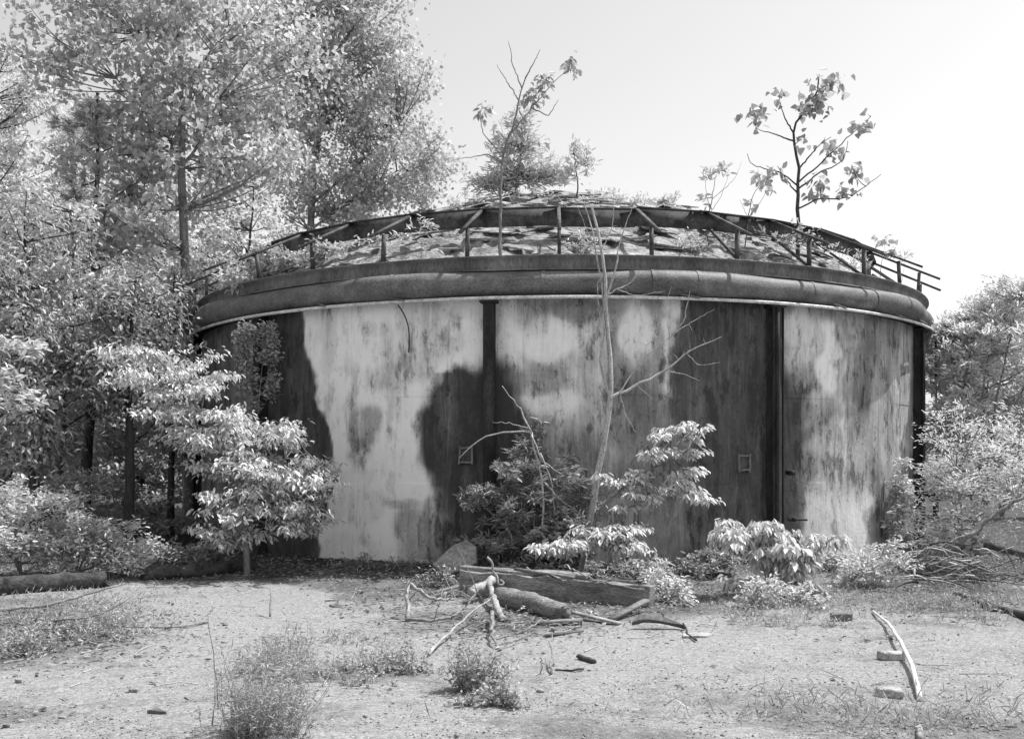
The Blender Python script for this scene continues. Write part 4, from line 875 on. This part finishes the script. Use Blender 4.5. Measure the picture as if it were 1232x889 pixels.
for p, r, lb in (([(491, 748, .02), (490, 742, .3), (492, 741, .34)], .03, 'short pale stump standing upright at the left of the dead wood'),
                 ([(492, 741, .33), (515, 742, .18), (545, 738, .14)], .022, 'pale branch reaching right from the upright stump'),
                 ([(488, 750, .03), (520, 752, .03), (548, 748, .04), (572, 738, .2)], .018, 'grey curved branch on the litter below the stump'),
                 ([(516, 790, .02), (545, 765, .08), (575, 752, .15), (590, 745, .2)], .015, 'long pale forked branch pointing toward the camera'),
                 ([(592, 750, .1), (592, 770, .08), (601, 783, .02)], .022, 'dark bent stick in front of the broken log'),
                 ([(600, 775, .06), (630, 768, .08), (660, 758, .1)], .01, 'fine bare twig fanning right of the bent stick'),
                 ([(600, 783, .02), (630, 772, .06), (655, 772, .05)], .008, 'fine bare twig lying low below the bent stick'),
                 ([(663, 815, .0), (663, 798, .1), (664, 790, .19)], .01, 'small stick stuck upright in the sand')):
    log('dead_branch', lb, 'branch', p, r, r * .45, M_dead if 'pale' in lb else M_barkg, bump=.06, sides=7, K=14, group=GBr, wob=.008)
# jumble of broken boards round the timber
for i, (p, wd_, th_, m_, lb) in enumerate((([(640, 752, .02), (700, 750, .05)], .09, .02, M_slab, 'short grey board lying flat before the broken log'), ([(690, 742, .05), (745, 752, .02)], .07, .02, M_dead, 'pale splintered board below the middle of the timber'), ([(735, 748, .03), (778, 738, .12)], .08, .025, M_slab, 'grey board propped against the right end of the timber'),
        ([(620, 718, .3), (690, 726, .27)], .06, .02, M_slab, 'thin board lying on top of the broken log'), ([(512, 716, .03), (556, 712, .1)], .08, .02, M_slab, 'broken board between the wall foot and the pale branches'), ([(700, 760, .01), (655, 768, .015)], .05, .015, M_rust, 'dark strip of wood lying on the litter'))):
    a_, b_ = [onground(q[0], q[1]) + [0, 0, q[2]] for q in p]; tag(bar('broken_board', a_, b_, wd_, th_, m_), lb, 'board', 'broken boards round the old timber')
# leaning broken slab by the wall
import bmesh
def chunk(name, label, cat, c, prof, t, rot, m, group=None, jit=.012):
    """irregular slab: outline in local x-z, thickness t in y"""
    bm = bmesh.new(); f = [bm.verts.new((x, -t / 2, z)) for x, z in prof]; k = [bm.verts.new((x, t / 2, z)) for x, z in prof]; n = len(prof)
    bm.faces.new(f); bm.faces.new(k[::-1])
    for i in range(n): bm.faces.new((f[(i + 1) % n], f[i], k[i], k[(i + 1) % n]))
    bmesh.ops.recalc_face_normals(bm, faces=bm.faces[:]); bmesh.ops.bevel(bm, geom=bm.edges[:], offset=t * .1, segments=1, affect='EDGES'); bmesh.ops.triangulate(bm, faces=bm.faces[:])
    bmesh.ops.subdivide_edges(bm, edges=bm.edges[:], cuts=2, use_grid_fill=True); s = random.random() * 90
    for v in bm.verts: v.co += Vector(mnoise.noise_vector(v.co * 7 + Vector((s, 0, 0)))) * jit
    me = bpy.data.meshes.new(name); bm.to_mesh(me); bm.free(); me.materials.append(m); o = bpy.data.objects.new(name, me); C.objects.link(o)
    o.location = Vector(c); o.rotation_euler = rot; return tag(o, label, cat, group)
p = at(550, 670, 13.3); p[2] = gz(p[0], 13.3) + .2
chunk('broken_slab', 'broken concrete slab leaning near the wall behind the timber', 'slab', p, [(-.32, -.06), (-.1, .18), (.1, .3), (.24, .2), (.27, -.02), (.1, -.14), (-.15, -.2)], .12, (-.5, 0, -.1), M_stone)
p = onground(548, 690)
chunk('rubble_chunk', 'small concrete chunk under the leaning slab', 'rubble', p + [0, 0, .05], [(-.2, -.06), (-.12, .06), (.1, .07), (.22, 0), (.15, -.07)], .18, (0, 0, .2), M_stone)
p = onground(795, 757)
chunk('metal_sheet', 'buckled rusty sheet of metal lying below the timber end', 'metal sheet', p + [0, 0, .05], [(-.28, .0), (-.16, .13), (.02, .1), (.24, -.03), (.05, .01), (-.15, .03)], .05, (-.9, 0, -.05), M_rust, jit=.02)
p = onground(838, 765)
chunk('pale_plate', 'flat pale stone lying beside the rusty sheet of metal', 'stone', p + [0, 0, .012], [(-.14, -.1), (-.1, .09), (.08, .12), (.16, .02), (.06, -.1)], .025, (-PI / 2, 0, 0), M_brick)
log('dead_branch', 'short dark hooked stick right of the rusty sheet', 'stick', [(822, 757, .06), (830, 768, .02), (838, 772, .02)], .008, .01, M_bark, sides=6, K=8)
log('dead_branch', 'short thick dark stick on the sand before the timber', 'stick', [(696, 794, .02), (706, 797, .02), (715, 800, .02)], .022, .02, M_bark, sides=8, K=8)
log('dead_branch', 'thin dark stick lying on the sand right of the upright stick', 'stick', [(668, 811, .01), (688, 812, .01), (702, 811, .015)], .006, .01, M_bark, sides=6, K=8)
# curved pale branch and bricks
log('curved_branch', 'long curved bleached branch lying on the sand at right', 'branch', [(1050, 738, .02), (1069, 762, .06), (1086, 785, .08), (1099, 812, .05), (1107, 842, .02)], .011, .019, mat('bleached_wood', .5, .7, 8, .7, .2, (1, 1, 1), 60), bump=.008, sides=10, K=26, wob=.0015)
log('cut_stick', 'white end of a stick at the bottom edge below the curved branch', 'stick', [(1107, 880, .015), (1106, 896, .015)], .02, .02, M_dead, sides=8, K=6)
GB = 'loose bricks lying on the sand at right'
for (px, py, rz, m, lb, dm) in ((1012, 750, .25, M_brickd, 'dark brick farthest back, by the weeds', (.2, .1, .07)), (1072, 791, .15, M_brick, 'pale brick touching the curved branch', (.2, .1, .065)), (1070, 836, -.12, M_brick, 'broken brick nearest the camera', (.17, .1, .06))):
    p = onground(px, py); o = box('brick', p + [0, 0, dm[2] / 2], dm, m, None, (.02, .04, rz), .008, .008, 3); tag(o, lb, 'brick', GB)
GS = 'flat shards scattered on the sand'
sh = [(398, 722, .17, .05, 'pale board shard lying near the wall, left of the dead wood', M_dead), (405, 727, .2, .03, 'dark splinter under the pale board shard', M_bark), (165, 792, .12, .05, 'pale shard on the sand below the dark log', M_stone), (105, 793, .08, .04, 'dark shard at left on the sand', M_stone), (22, 820, .1, .05, 'two tone shard near the left edge', M_dead), (45, 813, .04, .03, 'small dark pebble beside the two tone shard', M_bark), (162, 832, .1, .05, 'grey stone lower left on the sand', M_stone), (75, 865, .06, .02, 'thin flake near the bottom left', M_dead),
      (271, 754, .07, .03, 'small dark chip on the pale sand patch', M_bark), (270, 776, .08, .03, 'small grey chip below the pale sand patch', M_stone), (8, 876, .07, .05, 'dark lump at the bottom left corner', M_rust), (243, 704, .2, .05, 'dark bark scrap beside the second log', M_bark), (190, 862, .14, .05, 'dark weed scrap near the bottom left', M_bark), (1010, 842, .05, .02, 'tiny dark chip on the sand left of the nearest brick', M_bark), (710, 810, .05, .02, 'tiny chip by the short thick stick', M_stone), (560, 852, .06, .03, 'dark pebble in the foreground sand', M_bark)]
for px, py, s, t, lb, m in sh:
    t *= .55; m = M_rust if m is M_bark else m
    p = onground(px, py); an = np.sort(rng.uniform(0, 2 * PI, 7)); pr = [(s * .5 * math.cos(a) * rng.uniform(.7, 1), s * .35 * math.sin(a) * rng.uniform(.7, 1)) for a in an]
    chunk('shard', lb, 'shard', p + [0, 0, t * .3], pr, t, (-PI / 2 + rng.normal(0, .1), rng.normal(0, .08), rng.uniform(-.4, .4)), m, GS, jit=.006)

# ------------------------------------------------------------------ weeds in the foreground
def weedclump(name, label, px, py, wpx, hpx, n, leaf, seed, L=.035, W=.015, stalks=20, per=10):
    rg = np.random.default_rng(seed); g = onground(px, py); d = g[1]; Wm = wpx / FPX * d; Hm = hpx / FPX * d
    root = empty(name, g, label, 'weed', 'dry weeds in the foreground sand')
    cc = rg.normal(0, .55, (7, 2)); bx = (cc[rg.integers(0, 7, n)] + rg.normal(0, .22, (n, 2))) * [Wm / 2, Wm / 2]; h = Hm * rg.uniform(.2, 1., n) ** 1.2 * np.exp(-(bx[:, 0] / (Wm * .75)) ** 2)
    B = np.stack([g[0] + bx[:, 0], g[1] + bx[:, 1], np.full(n, g[2] - .01)], 1); le = np.stack([rg.normal(0, .35, n), rg.normal(0, .35, n), np.ones(n)], 1); E = B + unit(le) * h[:, None]
    t = np.linspace(0, 1, 5)[None, :, None]; T = B[:, None] * (1 - t) + E[:, None] * t + np.sin(t * PI) * rg.normal(0, .04, (n, 1, 3)) * h[:, None, None] * 3
    V, Q, _ = btubes(T, np.broadcast_to(np.linspace(.0022, .001, 5), (n, 5)), 3)
    link('stem', npmesh('stem', V, Q, None, rg.random(len(V))), L_dry, root)['kind'] = 'stuff'
    tt = rg.uniform(.1, 1, (n, per)); f = tt * 4; i0 = np.minimum(f.astype(int), 3); fr = (f - i0)[..., None]; rows = np.arange(n)[:, None]
    P = (T[rows, i0] * (1 - fr) + T[rows, i0 + 1] * fr).reshape(-1, 3); m = len(P)
    P += rg.normal(0, .008, P.shape)
    V, Q, Tt, tone = leaves(P, np.concatenate([rg.normal(0, 1, (m, 2)), rg.normal(.25, .4, (m, 1))], 1), UP + rg.normal(0, .5, (m, 3)), L * rg.uniform(.6, 1.3, m), W * rg.uniform(.6, 1.2, m), 'diamond', rg)
    o = link('foliage', npmesh('foliage', V, Q, Tt, tone), leaf, root); o['kind'] = 'stuff'
    return root
weedclump('weed_clump', 'tall feathery dry weeds at the bottom left of centre', 320, 885, 130, 120, 200, L_weed, 111, .042, .009, per=18)
weedclump('weed_clump', 'pale low weeds behind the tall feathery ones', 350, 815, 130, 60, 190, L_weed, 112, .04, .009, per=16)
weedclump('weed_clump', 'low round leaved mat of weeds right of the feathery weeds', 445, 812, 100, 55, 150, L_weed, 113, .035, .02, per=12)
weedclump('weed_clump', 'small weed with round leaves below the bent stick', 575, 835, 60, 75, 120, L_weed, 114, .035, .022, per=13)
weedclump('weed_clump', 'small flat weed just right of the round leaved one', 605, 850, 60, 40, 90, L_weed, 115, .035, .02, per=12)
weedclump('weed_clump', 'spindly weeds at the left below the dark log', 130, 760, 130, 55, 90, L_lan, 116, .05, .014, per=8)
weedclump('weed_clump', 'dark litter weeds at the far left edge', 40, 785, 110, 40, 130, L_lan, 117, .05, .018, per=9)
weedclump('weed_clump', 'faint weeds by the foot of the brush pile', 1140, 735, 150, 30, 110, L_weed, 118, .05, .015, per=9)
weedclump('weed_clump', 'sparse short weeds at the bottom right of the photo', 1060, 880, 300, 22, 120, L_weed, 119, .03, .012, per=8)
weedclump('weed_clump', 'wispy weeds on the sand below the low bright bush', 930, 750, 130, 30, 90, L_weed, 120, .04, .014, per=8)
weedclump('weed_clump', 'thin weeds between the wall foot and the dead wood', 560, 715, 80, 20, 60, L_weed, 121, .05, .015, per=8)
weedclump('weed_clump', 'sparse weeds scattered between the pale patch and the stump', 420, 770, 150, 22, 70, L_weed, 122, .035, .014, per=8)
for px, py, h, ln, lb in ((262, 860, 115, -12, 'tall bare stalk standing left of the feathery weeds'), (255, 880, 60, 4, 'thin bare stalk at the bottom left'), (690 - 40, 815, 20, 1, 'short bare stalk near the upright stick')):
    g = onground(px, py); d = g[1]; e = g + np.array([ln / FPX * d, 0, h / FPX * d]); tag(tube('dry_stalk', [g, (g + e) / 2 + [.01, 0, 0], e], .005, .0015, M_barkg, None, 5, 8, .003), lb, 'stalk')

# ------------------------------------------------------------------ loose ground cover (uncountable)
def pebbles():
    n = 26000; d = 4.8 / np.sqrt(rng.uniform(.04, 1, n)); x = rng.uniform(-.56, .56, n) * d
    keep = np.hypot(x - TX, d - TY) > TR + .1; x = x[keep]; d = d[keep]; n = len(x)
    z = np.array([gz(a, b) for a, b in zip(x, d)])
    s = np.exp(rng.normal(-5.5, .45, n)); c = np.stack([x, d, z + s * .2], 1)
    o8 = np.array([[1, 0, 0], [0, 1, 0], [-1, 0, 0], [0, -1, 0], [0, 0, .7], [0, 0, -.6]], float)
    V = c[:, None] + o8[None] * s[:, None, None] * rng.uniform(.6, 1.4, (n, 6, 1))
    F = np.array([[0, 1, 4], [1, 2, 4], [2, 3, 4], [3, 0, 4], [1, 0, 5], [2, 1, 5], [3, 2, 5], [0, 3, 5]])
    T = (np.arange(n)[:, None, None] * 6 + F[None]).reshape(-1, 3)
    o = link('gravel', npmesh('gravel', V, None, T, np.repeat(rng.random(n), 6)), leafmat('gravel_stone', .1, .38, .95, .0)); tag(o, 'loose grey gravel scattered over the sandy ground', 'gravel', kind='stuff')
pebbles()
def litter():
    def cover(n, f, Lr, m, name, lb, up=.0, flatn=.35, W=.4, shape='diamond'):
        P = []
        while len(P) < n:
            d = rng.uniform(6, 17) if rng.random() < .85 else rng.uniform(17, 26); x = rng.uniform(-.58, .58) * d
            if math.hypot(x - TX, d - TY) < TR + .05: continue
            px = PCX + FPX * x / d; py = HOR + FPX * EYE / d
            if rng.random() < f(px, py, math.hypot(x - TX, d - TY)): P.append((x, d, gz(x, d) + rng.uniform(.004, .03)))
        P = np.array(P); A_ = rng.normal(0, 1, (n, 3)) * [1, 1, .25] + [0, 0, up]
        V, Q, T, tone = leaves(P, A_, UP + rng.normal(0, flatn, (n, 3)), rng.uniform(*Lr, n), rng.uniform(*Lr, n) * W, shape, rng)
        o = link(name, npmesh(name, V, Q, T, tone), m); tag(o, lb, 'ground cover', kind='stuff')
    dens = lambda px, py, r: min(1, max(math.exp(-max(0, r - TR) / .8), 1.0 if py < 700 else 0, .9 * math.exp(-(((px - 70) / 130) ** 2 + ((py - 760) / 30) ** 2)), .5 * math.exp(-(((px - 1130) / 140) ** 2 + ((py - 710) / 30) ** 2)), .6 * math.exp(-(((px - 620) / 130) ** 2 + ((py - 750) / 20) ** 2)), .35 if (py < 738 and abs(px - 640) < 240) else 0, min(.4, max(0, mnoise.noise(Vector(((px - PCX) * EYE / (py - HOR) * .45, FPX * EYE / (py - HOR) * .8, 12))) - .2) * .8), .004))
    cover(26000, dens, (.03, .09), L_lit, 'leaf_litter', 'dead leaves and bark litter lying round the foot of the tank')
    den2 = lambda px, py, r: min(1, max(.5 if py < 690 and (px < 200 or px > 1050) else 0, .6 * math.exp(-(((px - 960) / 90) ** 2 + ((py - 725) / 20) ** 2)), .4 * math.exp(-(((px - 1140) / 110) ** 2 + ((py - 720) / 26) ** 2)), .35 * math.exp(-(((px - 80) / 110) ** 2 + ((py - 740) / 30) ** 2)), .3 * math.exp(-(((px - 1080) / 220) ** 2 + ((py - 865) / 26) ** 2)), .003))
    cover(15000, den2, (.05, .13), L_weed, 'grass', 'short dry grass and sprouts at the edges of the clearing', up=1.1, flatn=1., W=.09)
    n = 700
    # fine sticks
    d = rng.uniform(7, 15, n); x = rng.uniform(-.55, .55, n) * d; k = (np.hypot(x - TX, d - TY) > TR + .1) & (np.array([rng.random() < dens(PCX + FPX * a / b, HOR + FPX * EYE / b, math.hypot(a - TX, b - TY)) + .12 for a, b in zip(x, d)])); x = x[k]; d = d[k]; n = len(x)
    z = np.array([gz(a, b) for a, b in zip(x, d)]) + .012; P = np.stack([x, d, z], 1); an = rng.uniform(0, PI, n); l = rng.uniform(.08, .45, n)
    D = np.stack([np.cos(an), np.sin(an), rng.normal(0, .05, n)], 1) * l[:, None]; T = P[:, None] + D[:, None] * np.linspace(-.5, .5, 4)[None, :, None] + rng.normal(0, .008, (n, 4, 3)); V, Q, _ = btubes(T, np.broadcast_to(np.array([.005, .004, .004, .002]), (n, 4)), 4)
    tag(link('fine_twigs', npmesh('fine_twigs', V, Q), M_barkp), 'fine dry twigs strewn over the ground before the tank', 'twigs', kind='stuff')
litter()
bpy.context.view_layer.update()
